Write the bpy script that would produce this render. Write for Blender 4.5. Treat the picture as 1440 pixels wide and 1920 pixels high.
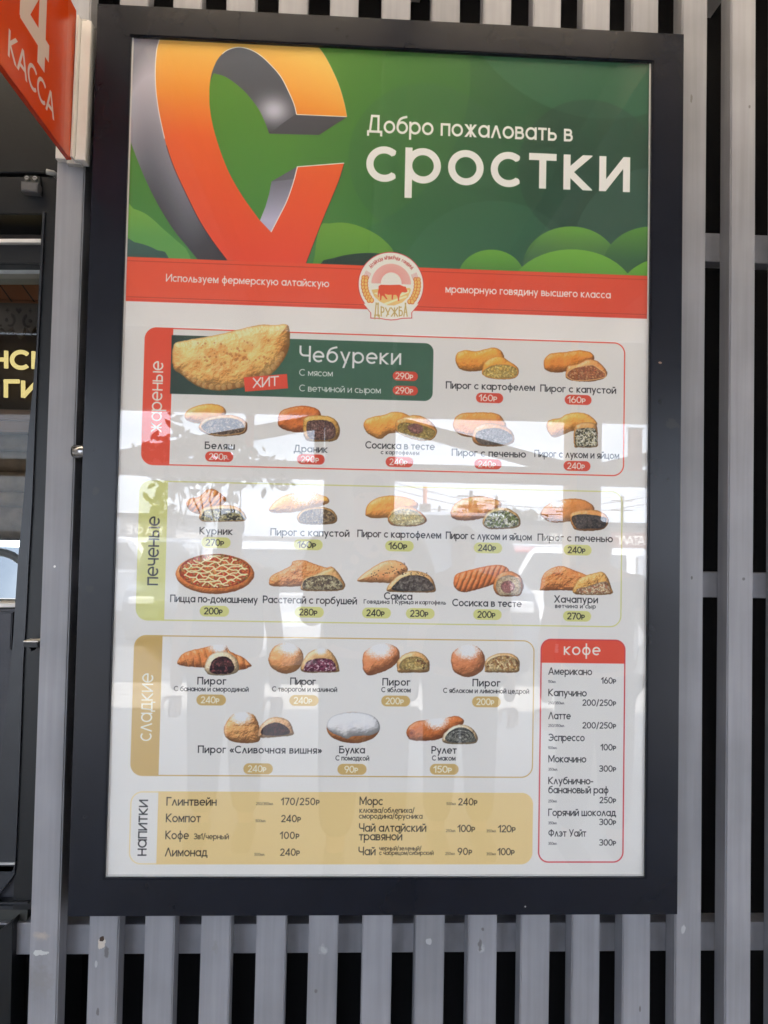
import bpy, bmesh, math, random
import numpy as np
from mathutils import Vector, Matrix
for o in list(bpy.data.objects): bpy.data.objects.remove(o)
SC = bpy.context.scene; COL = SC.collection
# ============================================================ camera
CAM_POS = np.array([-0.07231, -1.42621, 1.60053]); YAW, PITCH, ROLL, FPX = 0.04723, 0.032303, 0.020102, 1425.0
Z0 = 0.97; PH = 1.5637                                  # foot and height of the print, metres
def cam_axes():
    cy, sy, cp, sp, cr, sr = math.cos(YAW), math.sin(YAW), math.cos(PITCH), math.sin(PITCH), math.cos(ROLL), math.sin(ROLL)
    f = np.array([sy*cp, cy*cp, sp]); r = np.array([cy, -sy, 0]); u = np.cross(r, f)
    return cr*r+sr*u, -sr*r+cr*u, f
RT, UP, FW = cam_axes()
def at(px, py, y=0.0):
    """the point of the upright plane y that lies under a point of the 1440 x 1920 photograph"""
    d = FW*FPX+RT*(px-720)-UP*(py-960); return CAM_POS+d*(y-CAM_POS[1])/d[1]
def mir(px, py, D):
    """the point D metres in front of the glass whose mirror image is seen there"""
    q = at(px, py, D); return Vector((q[0], -D, q[2]))
def P(px, py):
    q = at(px, py, 0.004); return ((q[0]+.5)*1000, (Z0+PH-q[2])*1000)
cam = bpy.data.objects.new('camera', bpy.data.cameras.new('camera')); COL.objects.link(cam)
cam.data.sensor_fit = 'VERTICAL'; cam.data.sensor_height = 36; cam.data.sensor_width = 27; cam.data.lens = 36*FPX/1920
cam.data.clip_start = .01; cam.data.clip_end = 2000
cam.matrix_world = Matrix(((RT[0], UP[0], -FW[0], CAM_POS[0]), (RT[1], UP[1], -FW[1], CAM_POS[1]), (RT[2], UP[2], -FW[2], CAM_POS[2]), (0, 0, 0, 1)))
SC.camera = cam
# ============================================================ sky, sun, exposure
SUN_EL, SUN_AZ = math.radians(56), math.radians(52)      # azimuth from +y towards +x
wd = bpy.data.worlds.new('World'); SC.world = wd; wd.use_nodes = True
n = wd.node_tree.nodes; l = wd.node_tree.links; n.clear()
sky = n.new('ShaderNodeTexSky'); sky.sky_type = 'NISHITA'; sky.sun_disc = False; sky.sun_elevation = SUN_EL; sky.sun_rotation = SUN_AZ
sky.air_density = 1.0; sky.dust_density = 1.5
tc = n.new('ShaderNodeTexCoord'); mp = n.new('ShaderNodeMapping'); mp.inputs['Scale'].default_value = (1, 1, 3.2)
cl = n.new('ShaderNodeTexNoise'); cl.inputs['Scale'].default_value = 3.1; cl.inputs['Detail'].default_value = 6; cl.inputs['Roughness'].default_value = .58
cr = n.new('ShaderNodeValToRGB'); cr.color_ramp.elements[0].position = .22; cr.color_ramp.elements[1].position = .56
mx = n.new('ShaderNodeMixRGB'); mx.inputs[2].default_value = (7.6, 8.4, 9.8, 1)
bg = n.new('ShaderNodeBackground'); bg.inputs[1].default_value = .1; wo = n.new('ShaderNodeOutputWorld')
l.new(tc.outputs['Generated'], mp.inputs[0]); l.new(mp.outputs[0], cl.inputs[0]); l.new(cl.outputs[0], cr.inputs[0]); l.new(cr.outputs[0], mx.inputs[0])
l.new(sky.outputs[0], mx.inputs[1]); l.new(mx.outputs[0], bg.inputs[0]); l.new(bg.outputs[0], wo.inputs[0])
sun = bpy.data.objects.new('sun', bpy.data.lights.new('sun', 'SUN')); COL.objects.link(sun)
sun.data.energy = 4.2; sun.data.angle = math.radians(.5); sun.data.color = (1, .95, .88)
sd = Vector((math.cos(SUN_EL)*math.sin(SUN_AZ), math.cos(SUN_EL)*math.cos(SUN_AZ), math.sin(SUN_EL)))
sun.rotation_euler = sd.to_track_quat('Z', 'Y').to_euler()
SC.view_settings.view_transform = 'Standard'; SC.view_settings.look = 'None'; SC.view_settings.exposure = 3.1; SC.view_settings.gamma = 1
SC.cycles.max_bounces = 10; SC.cycles.transparent_max_bounces = 16; SC.cycles.use_denoising = True; SC.cycles.sample_clamp_indirect = 6
# ============================================================ materials
def mat(name, col, rough=.6, metal=0, spec=.5, noise=None, bump=None, grain=None, tint=0, emit=None, coat=0, spots=()):
    """noise=(scale, amount) mottles the colour; bump=(scale, strength); grain = lengthwise streaks (scale, amount); tint = per-object shade;
    spots = ((x, z, r, colour, stretch), ...) marks of wear at places of the wall"""
    m = bpy.data.materials.new(name); m.use_nodes = True; N = m.node_tree.nodes; Lk = m.node_tree.links
    b = N['Principled BSDF']; b.inputs['Roughness'].default_value = rough; b.inputs['Metallic'].default_value = metal; b.inputs['Specular IOR Level'].default_value = spec
    b.inputs['Coat Weight'].default_value = coat; b.inputs['Coat Roughness'].default_value = .12
    c4 = (*col, 1); g = N.new('ShaderNodeNewGeometry'); out = None
    src = N.new('ShaderNodeRGB'); src.outputs[0].default_value = c4; out = src.outputs[0]
    def mul(o, fac_socket, lo, hi):
        mr = N.new('ShaderNodeMapRange'); mr.inputs['From Min'].default_value = .25; mr.inputs['From Max'].default_value = .75; mr.inputs['To Min'].default_value = lo; mr.inputs['To Max'].default_value = hi
        Lk.new(fac_socket, mr.inputs['Value']); v = N.new('ShaderNodeVectorMath'); v.operation = 'SCALE'; Lk.new(o, v.inputs[0]); Lk.new(mr.outputs[0], v.inputs['Scale']); return v.outputs[0]
    def nz(sc, stretch=None, det=4):
        t = N.new('ShaderNodeTexNoise'); t.inputs['Scale'].default_value = sc; t.inputs['Detail'].default_value = det
        if stretch:
            q = N.new('ShaderNodeMapping'); q.inputs['Scale'].default_value = stretch; Lk.new(g.outputs['Position'], q.inputs[0]); Lk.new(q.outputs[0], t.inputs[0])
        else: Lk.new(g.outputs['Position'], t.inputs[0])
        return t.outputs[0]
    if noise: out = mul(out, nz(noise[0]), 1-noise[1], 1+noise[1])
    gr = None
    if grain: gr = nz(grain[0], (1, 1, .035), 5); out = mul(out, gr, 1-grain[1], 1+grain[1])
    if tint:
        oi = N.new('ShaderNodeObjectInfo'); mr = N.new('ShaderNodeMapRange'); mr.inputs['To Min'].default_value = 1-tint; mr.inputs['To Max'].default_value = 1+tint
        Lk.new(oi.outputs['Random'], mr.inputs['Value']); v = N.new('ShaderNodeVectorMath'); v.operation = 'SCALE'; Lk.new(out, v.inputs[0]); Lk.new(mr.outputs[0], v.inputs['Scale']); out = v.outputs[0]
    if spots:
        wob = N.new('ShaderNodeTexNoise'); wob.inputs['Scale'].default_value = 130; wob.inputs['Detail'].default_value = 3; Lk.new(g.outputs['Position'], wob.inputs[0])
        for (x, z, r, sc, st, hard) in spots:
            sub = N.new('ShaderNodeVectorMath'); sub.operation = 'SUBTRACT'; sub.inputs[1].default_value = (x, 0, z); Lk.new(g.outputs['Position'], sub.inputs[0])
            ml = N.new('ShaderNodeVectorMath'); ml.operation = 'MULTIPLY'; ml.inputs[1].default_value = (1, 0, 1/st); Lk.new(sub.outputs[0], ml.inputs[0])
            ln = N.new('ShaderNodeVectorMath'); ln.operation = 'LENGTH'; Lk.new(ml.outputs[0], ln.inputs[0])
            a = N.new('ShaderNodeMath'); a.operation = 'MULTIPLY_ADD'; a.inputs[1].default_value = -1/r; Lk.new(ln.outputs['Value'], a.inputs[0]); a.inputs[2].default_value = .55
            w = N.new('ShaderNodeMath'); w.operation = 'ADD'; Lk.new(a.outputs[0], w.inputs[0]); Lk.new(wob.outputs[0], w.inputs[1])
            mr = N.new('ShaderNodeMapRange'); mr.inputs['From Min'].default_value = .42; mr.inputs['From Max'].default_value = .42+hard; Lk.new(w.outputs[0], mr.inputs['Value'])
            mm = N.new('ShaderNodeMixRGB'); Lk.new(mr.outputs[0], mm.inputs[0]); Lk.new(out, mm.inputs[1]); mm.inputs[2].default_value = (*sc, 1); out = mm.outputs[0]
    Lk.new(out, b.inputs['Base Color'])
    if bump or grain:
        bp = N.new('ShaderNodeBump'); bp.inputs['Strength'].default_value = bump[1] if bump else .18; bp.inputs['Distance'].default_value = .002
        Lk.new(nz(bump[0], None, 5) if bump else gr, bp.inputs['Height']); Lk.new(bp.outputs[0], b.inputs['Normal'])
    if emit: b.inputs['Emission Color'].default_value = (*emit[0], 1); b.inputs['Emission Strength'].default_value = emit[1]
    return m
def picture(name, cv, rough=.4, gain=1.0):
    """a print: the picture drawn above, as an image in memory"""
    a = np.clip(cv.a, 0, 1)
    if gain != 1:
        lin = np.where(a < .04045, a/12.92, ((a+.055)/1.055)**2.4)*gain; lin = np.clip(lin, 0, .88)
        a = np.where(lin < .0031308, lin*12.92, 1.055*lin**(1/2.4)-.055)
    im = bpy.data.images.new(name, cv.nx, cv.ny, alpha=False); px = np.ones((cv.ny, cv.nx, 4), np.float32); px[..., :3] = a[::-1]
    im.pixels.foreach_set(px.ravel()); im.update(); im.pack()
    m = bpy.data.materials.new(name); m.use_nodes = True; t = m.node_tree.nodes.new('ShaderNodeTexImage'); t.image = im; t.interpolation = 'Cubic'
    b = m.node_tree.nodes['Principled BSDF']; m.node_tree.links.new(t.outputs[0], b.inputs['Base Color']); b.inputs['Roughness'].default_value = rough; b.inputs['Specular IOR Level'].default_value = .3
    return m
def pane_mat(name, tint=(1, 1, 1), f0=.043):
    """thin glass: mirror part by angle, the rest goes straight through"""
    m = bpy.data.materials.new(name); m.use_nodes = True; N = m.node_tree.nodes; Lk = m.node_tree.links; N.clear()
    o = N.new('ShaderNodeOutputMaterial'); mix = N.new('ShaderNodeMixShader'); tr = N.new('ShaderNodeBsdfTransparent'); gl = N.new('ShaderNodeBsdfGlossy')
    tr.inputs[0].default_value = (*tint, 1); gl.inputs['Roughness'].default_value = 0.0
    lw = N.new('ShaderNodeLayerWeight'); lw.inputs['Blend'].default_value = .5
    p = N.new('ShaderNodeMath'); p.operation = 'POWER'; p.inputs[1].default_value = 5; Lk.new(lw.outputs['Facing'], p.inputs[0])
    a = N.new('ShaderNodeMath'); a.operation = 'MULTIPLY_ADD'; a.inputs[1].default_value = 1-f0; a.inputs[2].default_value = f0; Lk.new(p.outputs[0], a.inputs[0])
    Lk.new(a.outputs[0], mix.inputs[0]); Lk.new(tr.outputs[0], mix.inputs[1]); Lk.new(gl.outputs[0], mix.inputs[2]); Lk.new(mix.outputs[0], o.inputs[0]); return m
# ============================================================ mesh helpers
def obj(name, me, m=None, parent=None):
    if isinstance(me, bmesh.types.BMesh):
        b = me; me = bpy.data.meshes.new(name); bmesh.ops.recalc_face_normals(b, faces=b.faces); b.to_mesh(me); b.free()
    if m is not None and not me.materials: me.materials.append(m)
    o = bpy.data.objects.new(name, me); COL.objects.link(o)
    if parent is not None: o.parent = parent; o.matrix_parent_inverse = Matrix.Translation(-Vector(parent.location))
    return o
def tag(o, label=None, cat=None, group=None, kind=None):
    if label: o['label'] = label
    if cat: o['category'] = cat
    if group: o['group'] = group
    if kind: o['kind'] = kind
    return o
def thing(name, label, cat, loc=(0, 0, 0), group=None):
    o = bpy.data.objects.new(name, None); COL.objects.link(o); o.location = loc; o.empty_display_size = .05
    return tag(o, label, cat, group)
def box(b, x0, y0, z0, x1, y1, z1, bev=0, seg=2):
    r = bmesh.ops.create_cube(b, size=1); vs = r['verts']
    for v in vs: v.co = Vector(((x0+x1)/2+v.co.x*(x1-x0), (y0+y1)/2+v.co.y*(y1-y0), (z0+z1)/2+v.co.z*(z1-z0)))
    if bev: bmesh.ops.bevel(b, geom=list({e for v in vs for e in v.link_edges}), offset=bev, segments=seg, affect='EDGES', profile=.6)
def boxm(*a, bev=0, seg=2):
    b = bmesh.new(); box(b, *a, bev=bev, seg=seg); return b
def prism(pts, y0, y1, bev=0, only=None):
    """outline (x, z) made solid from y0 back to y1"""
    b = bmesh.new(); f = [b.verts.new((x, y0, z)) for x, z in pts]; k = [b.verts.new((x, y1, z)) for x, z in pts]
    b.faces.new(f); b.faces.new(k[::-1])
    for i in range(len(pts)): b.faces.new((f[i-1], f[i], k[i], k[i-1]))
    if bev:
        es = [e for e in b.edges if (e.verts[0] in f and e.verts[1] in f)] if only is None else [e for e in b.edges for i in only if {e.verts[0], e.verts[1]} == {f[i], f[(i+1) % len(f)]}]
        bmesh.ops.bevel(b, geom=es, offset=bev, segments=2, affect='EDGES')
    return b
def pxprism(px, y0, y1, bev=0): return prism([(lambda q: (q[0], q[2]))(at(x, y, y0)) for x, y in px], y0, y1, bev)
def tube(b, pts, r, seg=10, r1=None, caps=True):
    pts = [Vector(p) for p in pts]; rings = []
    for i, p in enumerate(pts):
        d = (pts[min(i+1, len(pts)-1)]-pts[max(i-1, 0)]).normalized(); a = d.orthogonal().normalized() if i == 0 else (a-d*a.dot(d)).normalized(); c = d.cross(a)
        rr = r if r1 is None else r+(r1-r)*i/(len(pts)-1)
        rings.append([b.verts.new(p+(a*math.cos(2*math.pi*k/seg)+c*math.sin(2*math.pi*k/seg))*rr) for k in range(seg)])
    for u, v in zip(rings, rings[1:]):
        for k in range(seg): b.faces.new((u[k-1], u[k], v[k], v[k-1]))
    if caps: b.faces.new(rings[0][::-1]); b.faces.new(rings[-1])
def tubem(pts, r, seg=10, r1=None):
    b = bmesh.new(); tube(b, pts, r, seg, r1); return b
def smoothen(o):
    for p in o.data.polygons: p.use_smooth = True
    return o
def sheet(x0, z0, x1, z1, y, facing='-y', X=None):
    """one upright rectangle with a picture on it, u to the viewer's right"""
    me = bpy.data.meshes.new('print')
    v = [(x0, y, z0), (x1, y, z0), (x1, y, z1), (x0, y, z1)] if facing == '-y' else [(X, x0, z0), (X, x1, z0), (X, x1, z1), (X, x0, z1)]
    me.from_pydata(v, [], [(0, 1, 2, 3)]); uv = me.uv_layers.new(name='UVMap')
    for i, c in enumerate(((0, 0), (1, 0), (1, 1), (0, 1))): uv.data[i].uv = c
    return me
# ============================================================ flat print: stroke lettering and artwork
def arc(cx, cy, rx, ry, a0, a1, n=22):
    return [(cx + rx*math.cos(math.radians(a0+(a1-a0)*i/n)), cy + ry*math.sin(math.radians(a0+(a1-a0)*i/n))) for i in range(n+1)]

def glyph(ch, w):
    """(advance width, strokes) of one letter; x-height 100, capitals 140; w = stroke width.
    a stroke is (points, ymin, ymax): a polyline with butt ends clipped to the band."""
    h = w/2; X = 100; C = 140; S = []
    def L(*p, lo=-999, hi=999): S.append((list(p), lo, hi))   # straight strokes
    def A(*a, n=22): S.append((arc(*a, n=n), -999, 999))
    def D(x0, y0, x1, y1, lo, hi, b=1):                  # diagonal, run past its ends and cut level
        dx, dy = x1-x0, y1-y0; l = math.hypot(dx, dy); e = w*1.2
        S.append(([(x0-dx/l*e*b, y0-dy/l*e*b), (x1+dx/l*e, y1+dy/l*e)], lo, hi))
    def rnd(cx, r=50, cy=50): A(cx, cy, r-h, r-h, 0, 360, n=36)
    if ch == ' ': return 42, S
    if ch == 'а': rnd(50); L((100-h, 0), (100-h, X)); W = 100
    elif ch == 'б': rnd(50); S.append((arc(62, 50, 62-h, 78, 180, 118, 14)+[(58, 128), (92, 136)], -999, 999)); W = 100
    elif ch in 'вВ':
        Y = X if ch == 'в' else C; m = Y*.53; r1 = (Y-h-m)/2; r2 = (m-h)/2; x = 44 if ch == 'в' else 56
        L((h, 0), (h, Y)); L((0, Y-h), (x, Y-h)); A(x, m+r1, r1, r1, 90, -90); L((0, m), (x+4, m)); L((0, h), (x+4, h)); A(x+4, h+r2, r2, r2, 90, -90); W = x+4+r2+h
    elif ch == 'А': W = 126; D(h, 0, W/2, C, 0, C); D(W-h, 0, W/2, C, 0, C); L((28, 44), (W-28, 44))
    elif ch == 'г': L((h, 0), (h, X)); L((0, X-h), (62, X-h)); W = 62
    elif ch == 'Г': L((h, 0), (h, C)); L((0, C-h), (82, C-h)); W = 82
    elif ch == 'д': L((0, h), (108, h)); L((h, h), (h, -24)); L((108-h, h), (108-h, -24)); L((28, X-h), (88, X-h)); L((88-h, 0), (88-h, X)); D(20, 0, 34, X, 0, X); W = 108
    elif ch == 'Д': L((0, h), (132, h)); L((h, h), (h, -26)); L((132-h, h), (132-h, -26)); L((36, C-h), (106, C-h)); L((106-h, 0), (106-h, C)); D(24, 0, 42, C, 0, C); W = 132
    elif ch == 'е': A(50, 50, 50-h, 50-h, 0, 312, n=34); L((h, 50), (100-h*.4, 50)); W = 100
    elif ch == 'Е': L((h, 0), (h, C)); L((0, C-h), (82, C-h)); L((0, 70), (74, 70)); L((0, h), (82, h)); W = 82
    elif ch in 'жЖ':
        Y = X if ch == 'ж' else C; W = 124*Y/100*.9; c = W/2
        L((c, 0), (c, Y)); D(c, Y*.48, h+3, Y, 0, Y, 0); D(c, Y*.52, h+3, 0, 0, Y, 0); D(c, Y*.48, W-h-3, Y, 0, Y, 0); D(c, Y*.52, W-h-3, 0, 0, Y, 0)
    elif ch in 'зЗ3':
        Y = X if ch == 'з' else C; r1 = (Y/2-h)/2+.5; c1 = Y-h-r1; c2 = h+r1; x = 36 if ch == 'з' else 46
        A(x, c1, r1*1.25, r1, 145, -90, n=24); A(x, c2, r1*1.35, r1, 90, -145, n=24); L((x-12, Y/2), (x+2, Y/2)); W = x+r1*1.35+h
    elif ch in 'иИй':
        Y = C if ch == 'И' else X; W = 88 if Y == X else 118
        L((h, 0), (h, Y)); L((W-h, 0), (W-h, Y)); D(h, h*.5, W-h, Y-h*.5, 0, Y)
        if ch == 'й': A(W/2, 138, 20, 18, 200, 340, n=10)
    elif ch in 'кК':
        Y = X if ch == 'к' else C; W = 82 if ch == 'к' else 104
        L((h, 0), (h, Y)); D(h, Y*.46, W-h-2, Y, 0, Y, 0); D(h, Y*.56, W-h-2, 0, 0, Y, 0)
    elif ch in 'лЛ': Y = X if ch == 'л' else C; W = 92 if ch == 'л' else 122; D(h, 0, W/2, Y, 0, Y); D(W-h, 0, W/2, Y, 0, Y)
    elif ch in 'мМ':
        Y = X if ch == 'м' else C; W = 108 if ch == 'м' else 138
        L((h+2, 0), (h+2, Y)); L((W-h-2, 0), (W-h-2, Y)); D(h+2, Y-h*.4, W/2, Y*.28, 0, Y); D(W-h-2, Y-h*.4, W/2, Y*.28, 0, Y)
    elif ch in 'нН': Y = X if ch == 'н' else C; W = 86 if Y == X else 110; L((h, 0), (h, Y)); L((W-h, 0), (W-h, Y)); L((0, Y/2), (W, Y/2))
    elif ch == 'о': rnd(50); W = 100
    elif ch in 'пП': Y = X if ch == 'п' else C; W = 84 if Y == X else 108; L((h, 0), (h, Y)); L((W-h, 0), (W-h, Y)); L((0, Y-h), (W, Y-h))
    elif ch == 'р': rnd(50); L((h, -42), (h, X)); W = 100
    elif ch in 'Р₽':
        k = 1 if ch == 'Р' else .72; Y = C*k; r = Y*.29-h*.5; L((h, 0), (h, Y)); x = 48*k
        L((0, Y-h), (x, Y-h)); A(x, Y-h-r, r, r, 90, -90); L((0, Y-h-2*r), (x, Y-h-2*r)); W = x+r+h
    elif ch == 'с': A(50, 50, 50-h, 50-h, 48, 312, n=30); W = 88
    elif ch == 'С': A(70, 70, 70-h, 70-h, 46, 314, n=34); W = 122
    elif ch in 'тТ': Y = X if ch == 'т' else C; W = 78 if Y == X else 104; L((0, Y-h), (W, Y-h)); L((W/2, 0), (W/2, Y))
    elif ch == 'у': D(h, X, 48, 10, 0, X); D(90-h, X, 30, -42, -42, X); W = 90
    elif ch == 'У': D(h, C, 60, 40, 28, C); D(112-h, C, 38, 0, 0, C); W = 112
    elif ch == 'ф': rnd(54, 50); L((54, -42), (54, 140)); W = 108
    elif ch == 'Ф': A(70, 72, 66-h, 48-h*.5, 0, 360, n=36); L((70, 0), (70, C)); W = 140
    elif ch in 'хХ': Y = X if ch == 'х' else C; W = 86 if Y == X else 116; D(h, 0, W-h, Y, 0, Y); D(h, Y, W-h, 0, 0, Y)
    elif ch == 'ц': L((h, 0), (h, X)); L((80-h, 0), (80-h, X)); L((0, h), (96, h)); L((96-h, h), (96-h, -24)); W = 96
    elif ch in 'чЧ':
        Y = X if ch == 'ч' else C; W = 78 if Y == X else 98; b = Y*.4; r = Y*.24
        L((W-h, 0), (W-h, Y)); L((h, Y), (h, b+r)); A(h+r, b+r, r, r, 180, 270, n=12); L((h+r, b), (W-h, b))
    elif ch in 'шШщ': Y = C if ch == 'Ш' else X; W = 122 if Y == X else 150; L((h, 0), (h, Y)); L((W/2, 0), (W/2, Y)); L((W-h, 0), (W-h, Y)); L((0, h), (W, h))
    elif ch in 'ьыБЫ':
        Y = C if ch in 'БЫ' else X; r = Y*.29-h*.5; x = 44 if Y == X else 60
        L((h, 0), (h, Y)); L((0, h+2*r), (x, h+2*r)); A(x, h+r, r, r, 90, -90); L((0, h), (x, h)); W = x+r+h
        if ch in 'ыЫ': W += 20+w; L((W-h, 0), (W-h, Y))
        if ch == 'Б': L((0, Y-h), (80, Y-h))
    elif ch in 'эЭ':
        k = 1 if ch == 'э' else 1.4; A(38*k, 50*k, (50*k-h), (50*k-h), 132, -132, n=30); L((30*k, 50*k), (88*k-h, 50*k)); W = 88*k
    elif ch == 'ю': L((h, 0), (h, X)); L((h, 50), (46, 50)); rnd(90); W = 140
    elif ch in 'яЯ':
        Y = X if ch == 'я' else C; r = Y*.29-h*.5; L((78-h, 0), (78-h, Y)); L((78, Y-h), (r+h, Y-h)); A(r+h, Y-h-r, r, r, 90, 270); L((r+h, Y-h-2*r), (78, Y-h-2*r)); D(50, Y-h-2*r, h+6, 0, 0, Y-h-2*r+h); W = 78
    elif ch == '0': A(48, 70, 48-h, 70-h, 0, 360, n=36); W = 96
    elif ch == '1': L((40-h, 0), (40-h, C)); D(40-h, C-h, 4, C-34, C-52, C); W = 46
    elif ch == '2': S.append((arc(44, 96, 42-h, 44-h, 165, -32, 20)+[(h+4, h)], 0, 999)); L((2, h), (88, h)); W = 88
    elif ch == '4': L((72, 0), (72, C)); D(68, C-h, 8, 34, 26, C); L((2, 36), (98, 36)); W = 98
    elif ch == '5': L((82, C-h), (22, C-h)); L((22, C-h), (16, 74)); A(42, 46, 44-h, 46-h, 128, -150, n=26); W = 88
    elif ch == '6': A(46, 46, 46-h, 46-h, 0, 360, n=32); D(12, 66, 56, C, 60, C); W = 92
    elif ch == '7': L((0, C-h), (84, C-h)); D(80, C-h, 30, 0, 0, C); W = 84
    elif ch == '8': A(44, 104, 36-h, 36-h, 0, 360, n=28); A(44, 38, 44-h, 40-h, 0, 360, n=30); W = 88
    elif ch == '9': A(46, C-46, 46-h, 46-h, 0, 360, n=32); D(80, C-66, 36, 0, 0, C-60); W = 92
    elif ch == '/': D(h, -14, 60-h, C+6, -14, C+6); W = 60
    elif ch == '|': L((h, -14), (h, C)); W = w
    elif ch == '-': L((0, 52), (48, 52)); W = 48
    elif ch in '«»':
        for o in (0, 34):
            p = [(34+o, 84), (6+o, 50), (34+o, 16)]
            L(*(p if ch == '«' else [(74-x, y) for x, y in p]))
        W = 74
    else: W = 50
    return W, S

def seg_dist(X, Y, pts, hw):
    """signed distance to a polyline of half width hw: butt ends, round joints"""
    d = np.full(X.shape, 1e9, np.float32)
    n = len(pts)-1
    closed = math.hypot(pts[0][0]-pts[-1][0], pts[0][1]-pts[-1][1]) < 1e-4
    for i in range(n):
        (x0, y0), (x1, y1) = pts[i], pts[i+1]
        l = math.hypot(x1-x0, y1-y0)
        if l < 1e-6: continue
        ux, uy = (x1-x0)/l, (y1-y0)/l
        s = (X-x0)*ux+(Y-y0)*uy; t = -(X-x0)*uy+(Y-y0)*ux
        d = np.minimum(d, np.maximum(np.abs(s-l/2)-l/2, np.abs(t)-hw))
        if i > 0 or closed:
            d = np.minimum(d, np.hypot(X-x0, Y-y0)-hw)
    return d

def poly_dist(X, Y, pts):
    d = np.full(X.shape, 1e18, np.float32); ins = np.zeros(X.shape, bool)
    n = len(pts)
    for i in range(n):
        x0, y0 = pts[i]; x1, y1 = pts[(i+1) % n]
        ex, ey = x1-x0, y1-y0; q = ex*ex+ey*ey
        if q < 1e-12: continue
        t = np.clip(((X-x0)*ex+(Y-y0)*ey)/q, 0, 1)
        d = np.minimum(d, (X-x0-ex*t)**2+(Y-y0-ey*t)**2)
        if y0 != y1:
            c = ((y0 > Y) != (y1 > Y)) & (X < ex*(Y-y0)/(y1-y0)+x0)
            ins ^= c
    d = np.sqrt(d)
    return np.where(ins, -d, d)

def smooth(pts, k=5):
    n = len(pts); out = []
    for i in range(n):
        p0, p1, p2, p3 = (np.array(pts[(i+j-1) % n], float) for j in range(4))
        for j in range(k):
            t = j/k
            out.append(tuple(.5*((2*p1)+(p2-p0)*t+(2*p0-5*p1+4*p2-p3)*t*t+(3*p1-p0-3*p2+p3)*t**3)))
    return out

def smo(pts, k=4):
    e = [tuple(2*np.array(pts[0])-np.array(pts[1]))]+list(pts)+[tuple(2*np.array(pts[-1])-np.array(pts[-2]))]
    return smooth(e, k)[k:-2*k]+[pts[-1]]

def vnoise(X, Y, seed):
    xi = np.floor(X).astype(np.int64); yi = np.floor(Y).astype(np.int64); fx = X-xi; fy = Y-yi
    fx = fx*fx*(3-2*fx); fy = fy*fy*(3-2*fy)
    def hsh(a, b):
        v = (a*374761393+b*668265263+seed*1442695041) & 0xffffffff
        v = ((v ^ (v >> 13))*1274126177) & 0xffffffff
        return ((v ^ (v >> 16)) & 0xffff)/65535.
    return (hsh(xi, yi)*(1-fx)+hsh(xi+1, yi)*fx)*(1-fy)+(hsh(xi, yi+1)*(1-fx)+hsh(xi+1, yi+1)*fx)*fy

def fbm(X, Y, s, seed, o=4):
    v = 0; a = .5; t = 0
    for i in range(o):
        v = v+a*vnoise(X/s*2**i, Y/s*2**i, seed+i*17); t += a; a *= .55
    return v/t

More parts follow.
